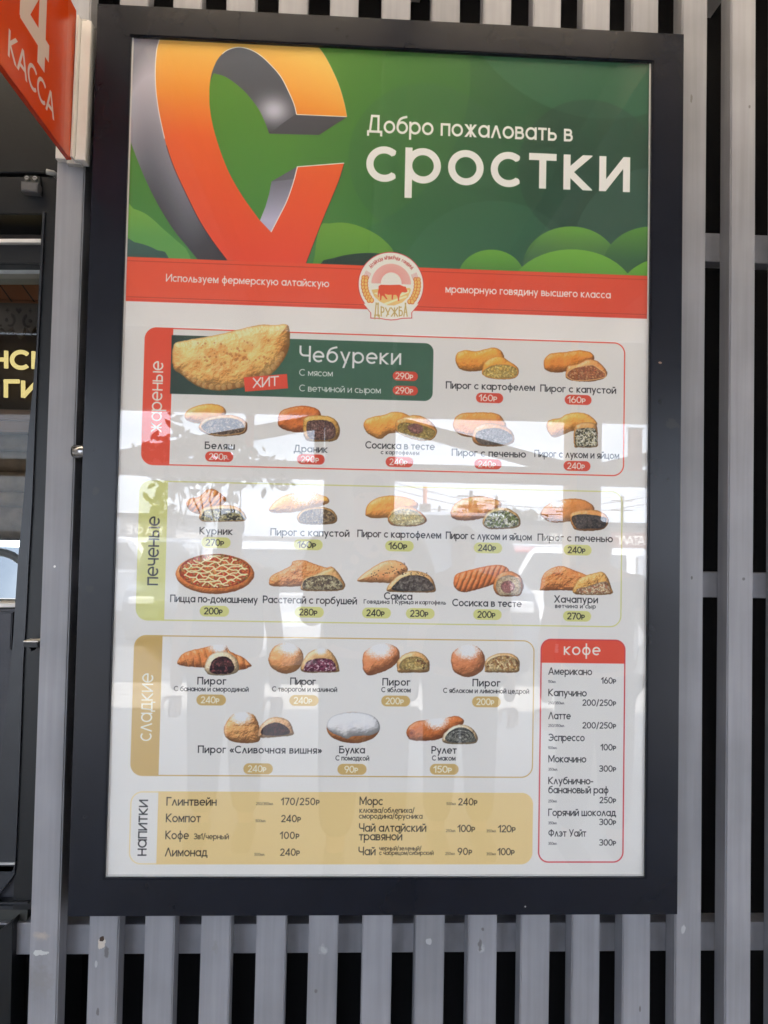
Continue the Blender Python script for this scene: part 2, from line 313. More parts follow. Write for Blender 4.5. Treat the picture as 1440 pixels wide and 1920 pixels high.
class Canvas:
    """an RGB picture in memory; coordinates in print millimetres, y down"""
    def __init__(s, w, h, res, col):
        s.w, s.h, s.res = w, h, res
        s.nx, s.ny = int(w*res), int(h*res)
        s.a = np.empty((s.ny, s.nx, 3), np.float32); s.a[:] = col
    def win(s, x0, y0, x1, y1, pad=2):
        i0 = max(0, int((x0-pad)*s.res)); i1 = min(s.nx, int((x1+pad)*s.res)+1)
        j0 = max(0, int((y0-pad)*s.res)); j1 = min(s.ny, int((y1+pad)*s.res)+1)
        if i1 <= i0 or j1 <= j0: return None
        X, Y = np.meshgrid((np.arange(i0, i1)+.5)/s.res, (np.arange(j0, j1)+.5)/s.res)
        return (slice(j0, j1), slice(i0, i1)), X.astype(np.float32), Y.astype(np.float32)
    def put(s, sl, m, col):
        m = m[..., None]; s.a[sl] = s.a[sl]*(1-m)+np.asarray(col, np.float32)*m
    def cov(s, d, soft=1): return np.clip(.5-d*s.res/soft, 0, 1)
    def shape(s, pts, col, soft=1, alpha=1):
        xs = [p[0] for p in pts]; ys = [p[1] for p in pts]
        w = s.win(min(xs), min(ys), max(xs), max(ys), 3)
        if w is None: return
        sl, X, Y = w; c = col(X, Y) if callable(col) else col
        s.put(sl, s.cov(poly_dist(X, Y, pts), soft)*alpha, c)
    def line(s, pts, wd, col, alpha=1):
        xs = [p[0] for p in pts]; ys = [p[1] for p in pts]
        w = s.win(min(xs), min(ys), max(xs), max(ys), wd+2)
        if w is None: return
        sl, X, Y = w; s.put(sl, s.cov(seg_dist(X, Y, pts, wd/2))*alpha, col)
    def disc(s, cx, cy, r, col, alpha=1, ry=None):
        k = (ry or r)/r; R = max(r, r*k)
        w = s.win(cx-R, cy-R, cx+R, cy+R)
        if w is None: return
        sl, X, Y = w; s.put(sl, s.cov(np.hypot(X-cx, (Y-cy)/k)-r)*alpha, col)
    def rrect(s, x0, y0, x1, y1, r, col, line=0, corners=(1, 1, 1, 1), clip=None, alpha=1):
        w = s.win(x0, y0, x1, y1, 3)
        if w is None: return
        sl, X, Y = w; cx, cy = (x0+x1)/2, (y0+y1)/2
        q = np.where(X < cx, np.where(Y < cy, corners[0], corners[3]), np.where(Y < cy, corners[1], corners[2]))*r
        dx = np.abs(X-cx)-(x1-x0)/2+q; dy = np.abs(Y-cy)-(y1-y0)/2+q
        d = np.minimum(np.maximum(dx, dy), 0)+np.hypot(np.maximum(dx, 0), np.maximum(dy, 0))-q
        if line: d = np.abs(d+line/2)-line/2
        m = s.cov(d)*alpha
        if clip: m = m*((X >= clip[0]) & (X < clip[1]))
        s.put(sl, m, col(X, Y) if callable(col) else col)
    def text(s, txt, x0, y0, x1, xh, col, wt=.16, vertical=False, alpha=1, arcs=None):
        """baseline from (x0,y0), letters fitted between x0 and x1 (or bottom y0 to top x1 when vertical)"""
        k = xh/100; w = wt*100; gl = [glyph(c, w) for c in txt]; sb = 15
        tot = sum(g[0] for g in gl)+sb*(len(gl)-1); L = (y0-x1) if vertical else (x1-x0)
        gap = sb+(L/k-tot)/max(1, len(gl)-1); sx = 1.
        if gap < 10: sx = (L/k)/(tot-(sb-10)*(len(gl)-1)); gap = 10
        if gap > 22: sx = min(1.25, (L/k)/(tot+(22-sb)*(len(gl)-1))); gap = (L/k/sx-tot)/max(1, len(gl)-1)+0
        u = 0
        for (W, S) in gl:
            for pts, lo, hi in S:
                gx = [p[0] for p in pts]; gy = [p[1] for p in pts]
                a0, a1 = (u+min(gx)-w)*k*sx, (u+max(gx)+w)*k*sx; b0, b1 = (min(gy)-w)*k, (max(gy)+w)*k
                if vertical: wn = s.win(x0-b1, y0-a1, x0-b0, y0-a0)
                else: wn = s.win(x0+a0, y0-b1, x0+a1, y0-b0)
                if wn is None: continue
                sl, X, Y = wn
                if vertical: GX = (y0-Y)/(k*sx)-u; GY = (x0-X)/k
                else: GX = (X-x0)/(k*sx)-u; GY = (y0-Y)/k
                d = seg_dist(GX, GY, pts, w/2); d = np.maximum(d, np.maximum(GY-hi, lo-GY))
                if lo > -900 and W > 60: d = np.maximum(d, np.maximum(GX-W, -GX))
                d = d*k
                s.put(sl, s.cov(d)*alpha, col)
            u += W+gap

def rgb(r, g, b): return np.array([r, g, b], np.float32)/255

def bun(cv, pts, mid, dark=None, light=None, R=16, seed=1, ns=9, bump=.8, stripes=None, sugar=None, mottle=.5, hl=.35):
    """a puffed piece of pastry printed in the poster's product photographs"""
    mid = rgb(*mid); dark = mid*[.62, .5, .42] if dark is None else rgb(*dark); light = np.minimum(mid*[1.16, 1.2, 1.3], 1) if light is None else rgb(*light)
    dark = dark*.62+mid*.38; mid = np.minimum(mid*.9+rgb(238, 196, 140)*.14, 1)
    pts = smooth(pts); xs = [p[0] for p in pts]; ys = [p[1] for p in pts]
    w = cv.win(min(xs), min(ys), max(xs), max(ys), 3)
    sl, X, Y = w
    d = poly_dist(X, Y, pts)+(fbm(X, Y, 5, seed+90)-.5)*1.6
    t = np.clip(-d/R, 0, 1); H = np.sqrt(np.maximum(0, 1-(1-t)**2))*R*.75+fbm(X, Y, ns*.8, seed)*bump*2+fbm(X, Y, 2.6, seed+3)*bump*.3
    if stripes:
        a, per, dep = stripes; ph = (X*math.cos(a)+Y*math.sin(a))/per*2*math.pi+fbm(X, Y, 14, seed+5)*2
        H = H+np.abs(np.sin(ph/2))*dep
    gy, gx = np.gradient(H, 1/cv.res); il = 1/np.sqrt(1+gx*gx+gy*gy)
    lam = (gx*.42+gy*.62+.75)*il                      # lit from above left (y runs down)
    n = fbm(X, Y, ns, seed+8); m = np.clip((n-.5)*2.2*mottle+.5, 0, 1)
    c = dark*(1-m[..., None])+mid*m[..., None]
    k = np.clip((lam-.62)*2.2, -1, 1)[..., None]
    c = np.where(k > 0, c*(1-k)+light*k, c*(1+k*.38))
    e = np.clip(1+d/3.2, 0, 1)[..., None]; c = c*(1-e*.16)
    if stripes:
        q = np.clip(1-np.abs(np.sin(ph/2))*3.2, 0, 1)[..., None]; c = c*(1-q*.5)+light*q*.5
    hlm = np.clip((lam-.97)*9, 0, 1)[..., None]*hl; c = c*(1-hlm)+hlm*.95
    if sugar:
        sx, sy, sr = sugar; g = np.clip(1.35-np.hypot(X-sx, (Y-sy)*1.3)/sr, 0, 1)
        g = np.clip(g*1.9-fbm(X, Y, 1.5, seed+11, 2)*1.15, 0, 1)[..., None]; c = c*(1-g)+rgb(222, 220, 218)*g
    cv.put(sl, cv.cov(d, 1.4), np.clip(c, 0, 1))

def cut(cv, pts, cols, cell=3.4, seed=1, rim=None, relief=1.3, k=5):
    """a cut face: chopped filling in the given colours, darker in its gaps"""
    pts = smooth(pts, k); xs = [p[0] for p in pts]; ys = [p[1] for p in pts]
    sl, X, Y = cv.win(min(xs), min(ys), max(xs), max(ys), 3)
    d = poly_dist(X, Y, pts)+(fbm(X, Y, 4, seed+9)-.5)*1.5
    X0, Y0 = X, Y; X = X+(fbm(X0, Y0, cell*1.1, seed+31, 2)-.5)*cell*1.7; Y = Y+(fbm(X0, Y0, cell*1.1, seed+32, 2)-.5)*cell*1.7
    xi = np.floor(X/cell); yi = np.floor(Y/cell); best = np.full(X.shape, 1e9); sec = best.copy(); idx = np.zeros(X.shape)
    for ox in (-1, 0, 1):
        for oy in (-1, 0, 1):
            a = xi+ox; b = yi+oy
            jx = vnoise(a+.001, b+.001, seed+1)+a; jy = vnoise(a+.001, b+.001, seed+2)+b
            dd = np.hypot(X/cell-jx, Y/cell-jy); nw = dd < best
            sec = np.where(nw, best, np.minimum(sec, dd)); idx = np.where(nw, vnoise(a+.001, b+.001, seed+3), idx); best = np.where(nw, dd, best)
    cols = np.array([rgb(*q) for q in cols]); c = cols[np.clip((idx*len(cols)).astype(int), 0, len(cols)-1)]
    gap = np.clip((sec-best)*1.6, 0, 1)[..., None]; c = c*(.74+.26*gap)*(0.62+.72*fbm(X0, Y0, 2.6, seed+6))[..., None]
    sh = np.clip(1+d/5, 0, 1)*np.clip((Y-ys[0])*0+1, 0, 1); c = c*(1-.25*sh[..., None])
    if rim is not None:
        r = np.clip((d+rim[0])/1.2, 0, 1)[..., None]; c = c*(1-r)+rgb(*rim[1])*(.85+.3*fbm(X, Y, 1.8, seed+4))[..., None]*r
    cv.put(sl, cv.cov(d, 1.3), np.clip(c, 0, 1))

def make_poster(P, res):
    """P maps a point of the print to millimetres on it; the print is 1000 wide"""
    WHITE = rgb(212, 210, 206); RED = rgb(214, 80, 58); DK = rgb(26, 26, 30); CREAM = rgb(238, 228, 214)
    GREEN = rgb(58, 88, 74); OLIVE = rgb(196, 196, 128); GOLD = rgb(190, 162, 104); TAN = rgb(214, 190, 136)
    cv = Canvas(1000, 1563.7, res, WHITE)
    def Q(pts): return [P(x, y) for x, y in pts]
    def Z(sc, ox, oy, pts): return [P(ox+x/sc, oy+y/sc) for x, y in pts]
    # ---- header field
    hb = P(236, 481)[1]
    sl, X, Y = cv.win(0, 0, 1000, hb+20)
    u = X/1000; v = Y/450
    base = (rgb(78, 128, 30)*(1-v[..., None])+rgb(66, 128, 74)*v[..., None])
    right = (rgb(24, 74, 48)*(1-v[..., None])+rgb(34, 72, 62)*v[..., None])
    k = np.clip((u-.3)/.55, 0, 1)**.8
    cv.a[sl] = base*(1-k[..., None])+right*k[..., None]
    def ring(x, y, r, col, al):
        cx, cy = P(x, y); cv.disc(cx, cy, r, col, al)
    ring(560, 130, 330, rgb(78, 130, 50), .22); ring(1130, -60, 300, rgb(50, 100, 72), .45); ring(930, 560, 190, rgb(72, 118, 92), .22)
    ring(1105, 320, 140, rgb(30, 60, 50), .42); ring(1240, 480, 175, rgb(62, 96, 84), .35); ring(800, 300, 150, rgb(50, 92, 66), .25)
    def hill(pts, c0, c1):
        q = Q(smooth(pts, 3) if len(pts) < 20 else pts); y0 = min(p[1] for p in q)
        cv.shape(q, lambda X, Y: rgb(*c0)+(rgb(*c1)-rgb(*c0))*np.clip((Y-y0)/70, 0, 1)[..., None])
    def arcpx(cx, cy, r, a0, a1, ky=1): return [(cx+r*math.cos(math.radians(a)), cy-ky*r*math.sin(math.radians(a))) for a in np.linspace(a0, a1, 24)]
    hill(arcpx(1070, 500, 90, 170, 0, .84)+[(1160, 540), (980, 540)], (98, 152, 60), (58, 96, 66))
    hill(arcpx(1222, 500, 92, 180, 80, .82)+[(1240, 540), (1130, 540)], (88, 142, 58), (52, 92, 64))
    hill(arcpx(921, 520, 62, 180, 0, .84)+[(983, 560), (859, 560)], (100, 156, 62), (60, 112, 60))
    hill(arcpx(1072, 560, 122, 180, 0, .76)+[(1194, 600), (950, 600)], (108, 164, 62), (78, 136, 56))
    hill(arcpx(1255, 560, 98, 180, 60, .8)+[(1300, 600), (1157, 600)], (108, 164, 62), (78, 136, 56))
    hill([(230, 386), (250, 391), (272, 400), (290, 414), (307, 430), (330, 450), (356, 480), (360, 560), (225, 560)], (122, 170, 70), (92, 150, 80))
    hill([(230, 452), (252, 454), (275, 460), (295, 469), (315, 481), (320, 560), (225, 560)], (60, 92, 84), (52, 84, 80))
    hill([(590, 480), (600, 424), (618, 419), (640, 417), (665, 421), (695, 433), (720, 450), (742, 480), (760, 560), (590, 560)], (104, 152, 62), (88, 140, 58))
    hill([(600, 496), (625, 484), (655, 477), (690, 474), (720, 476), (760, 480), (760, 560), (600, 560)], (40, 66, 58), (36, 58, 54))
    # ---- big letter with grey sides
    B = lambda pts: Z(2.88, 220, 40, pts)
    outer = smo([(232, 60), (232, 82), (213, 150), (205, 250), (207, 350), (215, 430), (230, 520), (265, 670), (310, 800), (370, 930), (440, 1070), (510, 1180), (592, 1290)])
    x0g = P(220, 0)[0]
    def grey_l(X, Y):
        t = Y/440; a = np.array([.12, .26, .42, .6, .82, 1.05]); cs = np.array([[128, 130, 142], [176, 177, 190], [150, 151, 164], [112, 115, 126], [64, 66, 74], [56, 56, 62]])/255.
        tt = t+.10*np.sin(X/26.)
        return np.stack([np.interp(tt, a, cs[:, i]) for i in range(3)], -1)
    cv.shape(B(smo([(100, 60), (98, 82), (78, 118), (66, 250), (60, 400), (62, 600), (90, 700), (150, 850), (220, 990), (300, 1120), (380, 1220), (446, 1300)])+outer[::-1]), grey_l)
    inner = smo([(500, 330), (507, 290), (520, 250), (545, 200), (590, 158), (650, 140), (710, 150), (770, 182), (830, 237), (885, 302), (930, 390), (955, 450), (968, 503)])
    hx, hy = B([(845, 480)])[0]
    def grey_i(X, Y):
        g = np.exp(-(((X-hx)/30)**2+((Y-hy)/26)**2))[..., None]; t = np.clip((Y-20)/150, 0, 1)[..., None]
        return (rgb(78, 84, 94)*(1-t)+rgb(60, 62, 70)*t)*(1-g)+rgb(176, 178, 192)*g
    cv.shape(B(inner+smo([(820, 607), (795, 540), (760, 470), (700, 392), (640, 337), (580, 298), (520, 280)])), grey_i)
    cv.shape(B([(966, 500), (1240, 515), (1088, 614), (820, 607), (900, 545)]), rgb(66, 68, 76))
    cv.shape(B([(832, 865), (970, 785), (950, 870), (915, 970), (870, 1060), (830, 1138), (770, 1075), (800, 1000), (820, 930)]),
             lambda X, Y: rgb(112, 114, 128)+(rgb(172, 172, 196)-rgb(112, 114, 128))*np.clip((Y-B([(0, 840)])[0][1])/70, 0, 1)[..., None])
    cv.shape(B([(832, 865), (970, 785), (955, 850), (900, 858)]), rgb(84, 84, 94), alpha=.7)
    top = smo([(1240, 515), (1225, 440), (1195, 340), (1150, 240), (1110, 170), (1070, 118), (1050, 60)])
    loopr = smo([(1020, 1310), (1060, 1200), (1110, 1070), (1160, 950), (1200, 850), (1225, 765)])+smo([(972, 785), (950, 870), (915, 970), (870, 1060), (830, 1138)])
    inl = smo([(770, 1075), (680, 950), (610, 830), (560, 710), (520, 580), (500, 470), (497, 380), (500, 330)])
    def orange(X, Y):
        t = Y/440; a = [0, .22, .42, .62, 1.0]; cs = np.array([[250, 176, 84], [246, 140, 50], [238, 96, 44], [236, 86, 46], [216, 74, 56]])/255.
        tt = t-.12*np.clip((X-260)/160, 0, 1)*np.clip(1.3-t*1.6, 0, 1)
        return np.stack([np.interp(tt, a, cs[:, i]) for i in range(3)], -1)
    cv.shape(B(outer+loopr+inl+inner+top), orange)
    CL = rgb(244, 232, 216); BK = rgb(60, 40, 44)
    cv.line(B(outer[4:28]), 1.6, CL); cv.line(B(outer[28:]), 1.2, BK); cv.line(B(inner[14:]), 1.6, CL)
    cv.line(B([(968, 503), (1240, 515)]), 1.4, CL); cv.line(B(top[:20]), .9, rgb(220, 190, 150), .7)
    cv.line(B([(1225, 765), (972, 785)]+smo([(972, 785), (950, 870), (915, 970), (870, 1060), (830, 1138)])), 1.8, CL)
    cv.line(B(smo([(1225, 768), (1200, 850), (1160, 950), (1110, 1070), (1060, 1200), (1020, 1305)])), 1., BK)
    cv.line(B([(1240, 515), (1088, 614)]), .8, BK, .6)
    T = lambda s, x0, x1, y, xh, col=DK, wt=.15, dy=0: (lambda a, b: cv.text(s, a[0], (a[1]+b[1])/2, b[0], xh, col, wt))(P(x0, y-dy/2), P(x1, y+dy/2))
    T('Добро пожаловать в', 688, 1074, 257, 25, CREAM, .19, 12)
    T('сростки', 686, 1181, 350, 69, CREAM, .2, 17)
    # ---- red band
    y0 = P(236, 481)[1]; y1 = P(234, 564)[1]
    cv.a[int(y1*res):] = WHITE
    cv.rrect(-5, y0, 1005, y1, 0, lambda X, Y: rgb(222, 86, 60)+(rgb(204, 76, 54)-rgb(222, 86, 60))*np.clip(X/1000, 0, 1)[..., None])
    for yy, al in ((y0+6.5, .55), (y1-9, .6)): cv.rrect(-5, yy, 1005, yy+1.8, 0, rgb(160, 52, 38), alpha=al)
    cv.rrect(-5, y1-5, 1005, y1, 0, rgb(198, 66, 50), alpha=.6)
    T('Используем фермерскую алтайскую', 311, 617, 533, 10.5, rgb(250, 238, 224), .19, 13)
    T('мраморную говядину высшего класса', 835, 1145, 554, 10.5, rgb(250, 238, 224), .19, 8)
    # ---- round emblem
    E = lambda pts: Z(9.6, 660, 460, pts)
    ex, ey = E([(702, 706)])[0]; er = 61.5
    def emb(o, col):
        cv.disc(ex, ey, er+o, col)
        cv.shape([(p[0], p[1]) for p in E([(210-o*6, 1050), (345-o*9, 1215), (345-o*9, 1300+o*9), (500, 1305+o*9), (600, 1325+o*9), (702, 1335+o*9), (800, 1328+o*9), (900, 1305+o*9), (1068+o*9, 1300+o*9), (1068+o*9, 1210), (1200+o*6, 1050)])], col)
    emb(1.6, rgb(186, 66, 66)); emb(0, rgb(246, 214, 206)); emb(-1.6, rgb(228, 217, 206))
    cx, cy = E([(706, 690)])[0]
    for i in range(57):
        a = math.radians(180*i/56); c, s = math.cos(a), math.sin(a)
        cv.line([(cx+20*c, cy-22*s), (cx+37.5*c, cy-38.5*s)], 1., rgb(206, 112, 104), .75)
    sl, X, Y = cv.win(cx-38, cy-40, cx+38, cy); g = np.hypot(X-cx, Y-cy)
    cv.put(sl, np.clip((g-19)/16, 0, 1)*(g < 38)*.28*(Y < cy), rgb(214, 130, 124)); cv.disc(cx, cy-2, 19, rgb(228, 217, 206), .8)
    cv.rrect(cx-39, cy, cx+39, cy+12, 0, rgb(230, 221, 208))
    cv.shape(E([(350, 800), (480, 780), (1040, 765), (1062, 800), (1010, 930), (900, 1030), (760, 1080), (640, 1078), (500, 1010), (400, 920)]), rgb(214, 184, 118))
    for a in ([(560, 1045), (800, 960), (980, 900), (990, 930), (760, 1010), (620, 1070)], [(390, 860), (520, 830), (600, 880), (480, 900)], [(840, 930), (1020, 850), (1030, 800), (900, 830)]):
        cv.shape(E(a), rgb(232, 218, 176))
    bull = [(470, 930), (462, 860), (478, 790), (480, 730), (520, 708), (680, 712), (860, 708), (920, 735), (965, 742), (985, 790), (1000, 830), (960, 848), (900, 840), (868, 880), (850, 940), (850, 1000), (828, 998), (822, 930), (795, 890), (745, 890), (735, 975), (712, 970), (715, 885), (650, 890), (590, 870), (600, 905), (640, 965), (618, 972), (560, 905), (535, 905), (525, 985), (505, 985), (505, 900), (486, 850), (480, 930)]
    cv.shape(E(bull), rgb(208, 84, 58))
    for sgn in (-1, 1):
        for i in range(8):
            t = i/7; a = math.radians(168+t*52) if sgn < 0 else math.radians(12-t*52)
            px, py = ex+50.5*math.cos(a), ey-50.5*math.sin(a)-1
            for o in (-3, 3):
                bx, by = px+o*math.sin(a), py+abs(o)*.2
                cv.disc(px+o*.9, py, 4.2, rgb(190, 96, 44), ry=5); cv.disc(px+o*.9, py-.4, 3., rgb(240, 180, 104), ry=3.9)
        for i in range(5):
            q = 44+i*2.4; a0 = math.radians(152 if sgn < 0 else 28); a1 = math.radians(166 if sgn < 0 else 14)
            cv.line([(ex+q*math.cos(a0), ey-q*math.sin(a0)), (ex+q*math.cos(a1), ey-q*math.sin(a1))], .8, rgb(186, 96, 100), .8)
    word = 'АЛТАЙСКАЯ МРАМОРНАЯ ГОВЯДИНА'   # set on the arc
    small = {'А': 'л', 'Л': 'л', 'Т': 'т', 'Й': 'й', 'С': 'с', 'К': 'к', 'Я': 'я', 'М': 'м', 'Р': 'Р', 'О': 'о', 'Н': 'н', 'Г': 'г', 'В': 'в', 'Д': 'д', 'И': 'и'}
    for i, ch in enumerate(word):
        if ch == ' ': continue
        a = math.radians(140-100*i/(len(word)-1)); W, S = glyph(small.get(ch, ch), 20)
        r = 49; px, py = ex+r*math.cos(a), ey-r*math.sin(a); tx, ty = math.sin(a), math.cos(a)
        for pts, lo, hi in S:
            q = [((x-W/2)*.036*tx+px+y*.05*math.cos(a), py+(x-W/2)*.036*ty-y*.05*math.sin(a)) for x, y in pts]
            cv.line(q, 1., rgb(176, 84, 80), .9)
        if ch == 'А': cv.line([(px-1.2*tx+1.6*math.cos(a), py-1.2*ty-1.6*math.sin(a)), (px+1.2*tx+1.6*math.cos(a), py+1.2*ty-1.6*math.sin(a))], .9, rgb(176, 84, 80), .9)
    ww = 'ДРУЖБА'; xs = [400, 515, 600, 705, 840, 930, 1010]; hs = [255, 190, 165, 165, 190, 250]
    for i, ch in enumerate(ww):
        W, S = glyph('Л' if ch == 'А' else ch, 30); a, b = xs[i], xs[i+1]-14
        def m(x, y): return E([(a+x/W*(b-a), 1282-y/140*hs[i])])[0]
        for pts, lo, hi in S:
            if lo > -900: pts = [(min(max(p[0], 0), W), min(max(p[1], lo), hi)) for p in pts]
            cv.line([m(*p) for p in pts], 2.1, rgb(178, 156, 92))
        if ch == 'А': cv.line([m(30, 45), (m(W-30, 45))], 1.8, rgb(178, 156, 92))
    # ---- sections
    def box(tl, br, strip, col, lw=2.2, r=22, fillstrip=True):
        (a, b), (c, d) = P(*tl), P(*br)
        sx = P(strip, (tl[1]+br[1])/2)[0]
        cv.rrect(a, b, c, d, r, col, line=lw)
        if fillstrip: cv.rrect(a, b, c, d, r, col, clip=(0, sx))
        return a, b, c, d, sx
    box((272, 613), (1170, 893), 321, RED); box((262, 900), (1165, 1176), 311, OLIVE)
    box((252, 1190), (999, 1458), 301, rgb(188, 158, 96), lw=2)
    a, b, c, d, sx = box((245, 1483), (998, 1620), 295, rgb(224, 200, 152), fillstrip=False)
    cv.rrect(a, b, c, d, 22, TAN, clip=(sx, 2000))
    a, b = P(1014, 1197); c, d = P(1169, 1617); hy = P(1090, 1243)[1]
    cv.rrect(a, b, c, hy, 20, RED*[.97, .95, .95], corners=(1, 1, 0, 0)); cv.rrect(a, b, c, d, 20, rgb(190, 64, 70), line=2.4)
    def V(s, xb, y0, y1, xh, col, wt=.15):
        p = P(xb, y0); q = P(xb, y1); cv.text(s, (p[0]+q[0])/2, p[1], q[1], xh, col, wt, vertical=True)
    V('жареные', 304.5, 811, 677, 19, rgb(244, 226, 208)); V('печеные', 298, 1097, 968, 19.5, DK); V('сладкие', 286, 1389, 1262, 20.5, rgb(244, 232, 206), .14); V('напитки', 276, 1604, 1499, 16, DK)
    # cheburek panel
    a, b = P(322, 628); c, d = P(811, 752)
    cv.rrect(a, b, c, d, 16, lambda X, Y: rgb(44, 62, 58)+(rgb(62, 98, 80)-rgb(44, 62, 58))*np.clip((X-a)/220, 0, 1)[..., None], corners=(0, 1, 1, 0))
    T('Чебуреки', 561, 752, 681, 22, rgb(230, 232, 222), .17, 5)
    T('С мясом', 561, 624, 705, 9, rgb(236, 236, 226)); T('С ветчиной и сыром', 561, 714, 735.5, 9, rgb(236, 236, 226), .15, 2)
    def pill(x, y, s, bg, fg, w=52, h=19):
        cx, cy = P(x, y); cv.rrect(cx-w/2, cy-h/2, cx+w/2, cy+h/2, h/2, bg)
        n = len(s)*10.2-2.5; cv.text(s, cx-n/2, cy+6.2, cx+n/2, 9.1, fg, .185)
    CR = rgb(246, 226, 208); RP = RED*[.94, .92, .95]
    pill(760, 705, '290₽', RP, CR, 48, 18); pill(760, 732, '290₽', RP, CR, 48, 18)
    Fz = lambda pts: Z(2.88, 220, 480, pts)
    F5 = lambda pts: Z(2.483, 660, 600, pts); F4 = lambda pts: Z(2.44, 230, 580, pts); G4 = lambda pts: Z(4, 200, 740, pts); H4 = lambda pts: Z(4, 540, 740, pts)
    K1 = lambda pts: Z(2.94, 210, 880, pts); K2 = lambda pts: Z(2.526, 660, 880, pts); S1 = lambda pts: Z(3.13, 200, 1170, pts); S2 = lambda pts: Z(3.43, 600, 1170, pts)
    ch = Fz([(300, 480), (370, 455), (450, 440), (540, 425), (620, 405), (700, 385), (780, 370), (850, 372), (905, 367), (925, 380), (932, 420), (930, 480), (915, 530), (885, 580), (840, 630), (760, 680), (700, 705), (600, 722), (530, 725), (450, 710), (390, 675), (340, 635), (300, 600)])
    cl = P(324, 700)[0]; ch = [(max(p[0], cl), p[1]) for p in ch]
    bun(cv, ch, (230, 180, 104), (190, 112, 50), (246, 214, 150), R=34, seed=4, ns=20, bump=2.6, mottle=.9)
    cs = smooth(ch, 4); mx, my = np.mean([p[0] for p in cs]), np.mean([p[1] for p in cs])
    for i, (px, py) in enumerate(cs):                     # pinched rim
        if py > my-10 and i % 2 == 0 and px > cl+6:
            l = math.hypot(px-mx, py-my); qx, qy = px-(px-mx)/l*9, py-(py-my)/l*7
            cv.disc(qx, qy, 4.6, rgb(240, 204, 142), .35, ry=5.5); cv.disc(qx+3.5, qy+2.5, 3.2, rgb(166, 98, 46), .28, ry=4.5)
    for i in range(9):
        rr = random.Random(i+70); q = Fz([(400+rr.random()*380, 430+rr.random()*180)])[0]
        cv.disc(q[0], q[1], 9+rr.random()*9, rgb(*((196, 116, 56) if i % 2 else (238, 212, 160))), .22, ry=6+rr.random()*6)
    for i in range(46):
        rr = random.Random(i); q = Fz([(430+rr.random()*400, 455+rr.random()*130)])[0]
        cv.disc(q[0], q[1], .8+rr.random()*2.2, rgb(150, 82, 40), .45)
    q = Fz([(682, 655), (916, 636), (922, 714), (690, 732)]); cv.shape(q, rgb(214, 78, 58), soft=1.5)
    for s, (x0, x1) in (('Х', (474, 490)), ('И', (491, 506)), ('Т', (507, 523))):
        W, S = glyph(s, 17); 
        for pts, lo, hi in S:
            if lo > -900: pts = [(min(max(p[0], 4), W-4), min(max(p[1], lo), hi)) for p in pts]
            cv.line([P(x0+x/W*(x1-x0), 727-(x0+x/W*(x1-x0)-474)*.085-y/140*18.5) for x, y in pts], 2.5, rgb(246, 234, 222))
    fr = (222, 150, 62); fd = (176, 98, 36)
    bun(cv, F5([(482, 175), (495, 150), (530, 140), (580, 145), (620, 135), (660, 128), (690, 140), (708, 168), (700, 190), (640, 215), (600, 235), (540, 238), (500, 225), (485, 200)]), fr, fd, seed=11)
    bun(cv, F5([(605, 240), (615, 200), (650, 175), (690, 168), (730, 190), (770, 220), (775, 250), (750, 272), (690, 275), (640, 270), (610, 255)]), fr, fd, seed=12)
    cut(cv, F5([(606, 245), (620, 226), (660, 208), (720, 206), (765, 222), (772, 250), (750, 270), (690, 274), (640, 268), (612, 257)]), [(214, 184, 104), (206, 172, 92), (220, 192, 116)], 5, 3, rim=(1.8, (206, 142, 74)))
    bun(cv, F5([(893, 205), (900, 175), (930, 155), (1000, 148), (1060, 140), (1110, 150), (1128, 175), (1110, 200), (1040, 225), (980, 242), (930, 242), (900, 230)]), (214, 134, 54), (166, 86, 34), seed=13)
    bun(cv, F5([(995, 255), (1005, 215), (1050, 205), (1100, 183), (1140, 190), (1170, 215), (1188, 245), (1175, 270), (1120, 285), (1050, 285), (1005, 275)]), (224, 150, 84), seed=14)
    cut(cv, F5([(999, 258), (1020, 228), (1070, 213), (1120, 208), (1160, 232), (1184, 252), (1170, 270), (1100, 282), (1030, 281)]), [(204, 134, 88), (186, 112, 70), (216, 158, 110), (170, 98, 66)], 3, 5, rim=(2.2, (222, 170, 118)))
    bun(cv, G4([(585, 150), (610, 115), (670, 85), (740, 70), (820, 72), (870, 90), (893, 120), (890, 150), (850, 200), (700, 215), (620, 200), (590, 180)]), (226, 158, 74), (186, 110, 46), seed=15)
    bun(cv, G4([(690, 240), (720, 190), (800, 160), (900, 150), (980, 160), (1045, 200), (1055, 250), (1030, 290), (960, 305), (850, 312), (770, 300), (710, 275)]), (206, 150, 90), seed=16)
    cut(cv, G4([(705, 245), (740, 200), (820, 176), (920, 170), (1000, 190), (1040, 240), (1020, 282), (940, 300), (850, 304), (760, 290)]), [(120, 96, 80), (96, 74, 62), (150, 126, 104), (84, 66, 56)], 3, 7, rim=(2, (190, 150, 100)))
    bun(cv, F4([(710, 520), (720, 470), (760, 450), (830, 440), (890, 455), (907, 485), (900, 520), (860, 555), (790, 562), (730, 545)]), (202, 112, 48), (140, 62, 34), seed=17)
    bun(cv, F4([(825, 520), (840, 492), (900, 485), (960, 495), (990, 530), (992, 570), (970, 600), (900, 605), (845, 600), (828, 570)]), (206, 158, 78), seed=18, ns=4)
    cut(cv, F4([(842, 525), (860, 509), (930, 507), (968, 530), (974, 575), (950, 594), (880, 596), (846, 578)]), [(112, 76, 68), (92, 62, 58), (136, 100, 90), (150, 118, 108)], 2.4, 9)
    bun(cv, H4([(568, 230), (585, 185), (640, 165), (720, 150), (790, 128), (860, 135), (910, 155), (960, 170), (930, 230), (860, 280), (760, 290), (700, 330), (640, 315), (590, 280)]), (222, 154, 70), (184, 104, 42), seed=19)
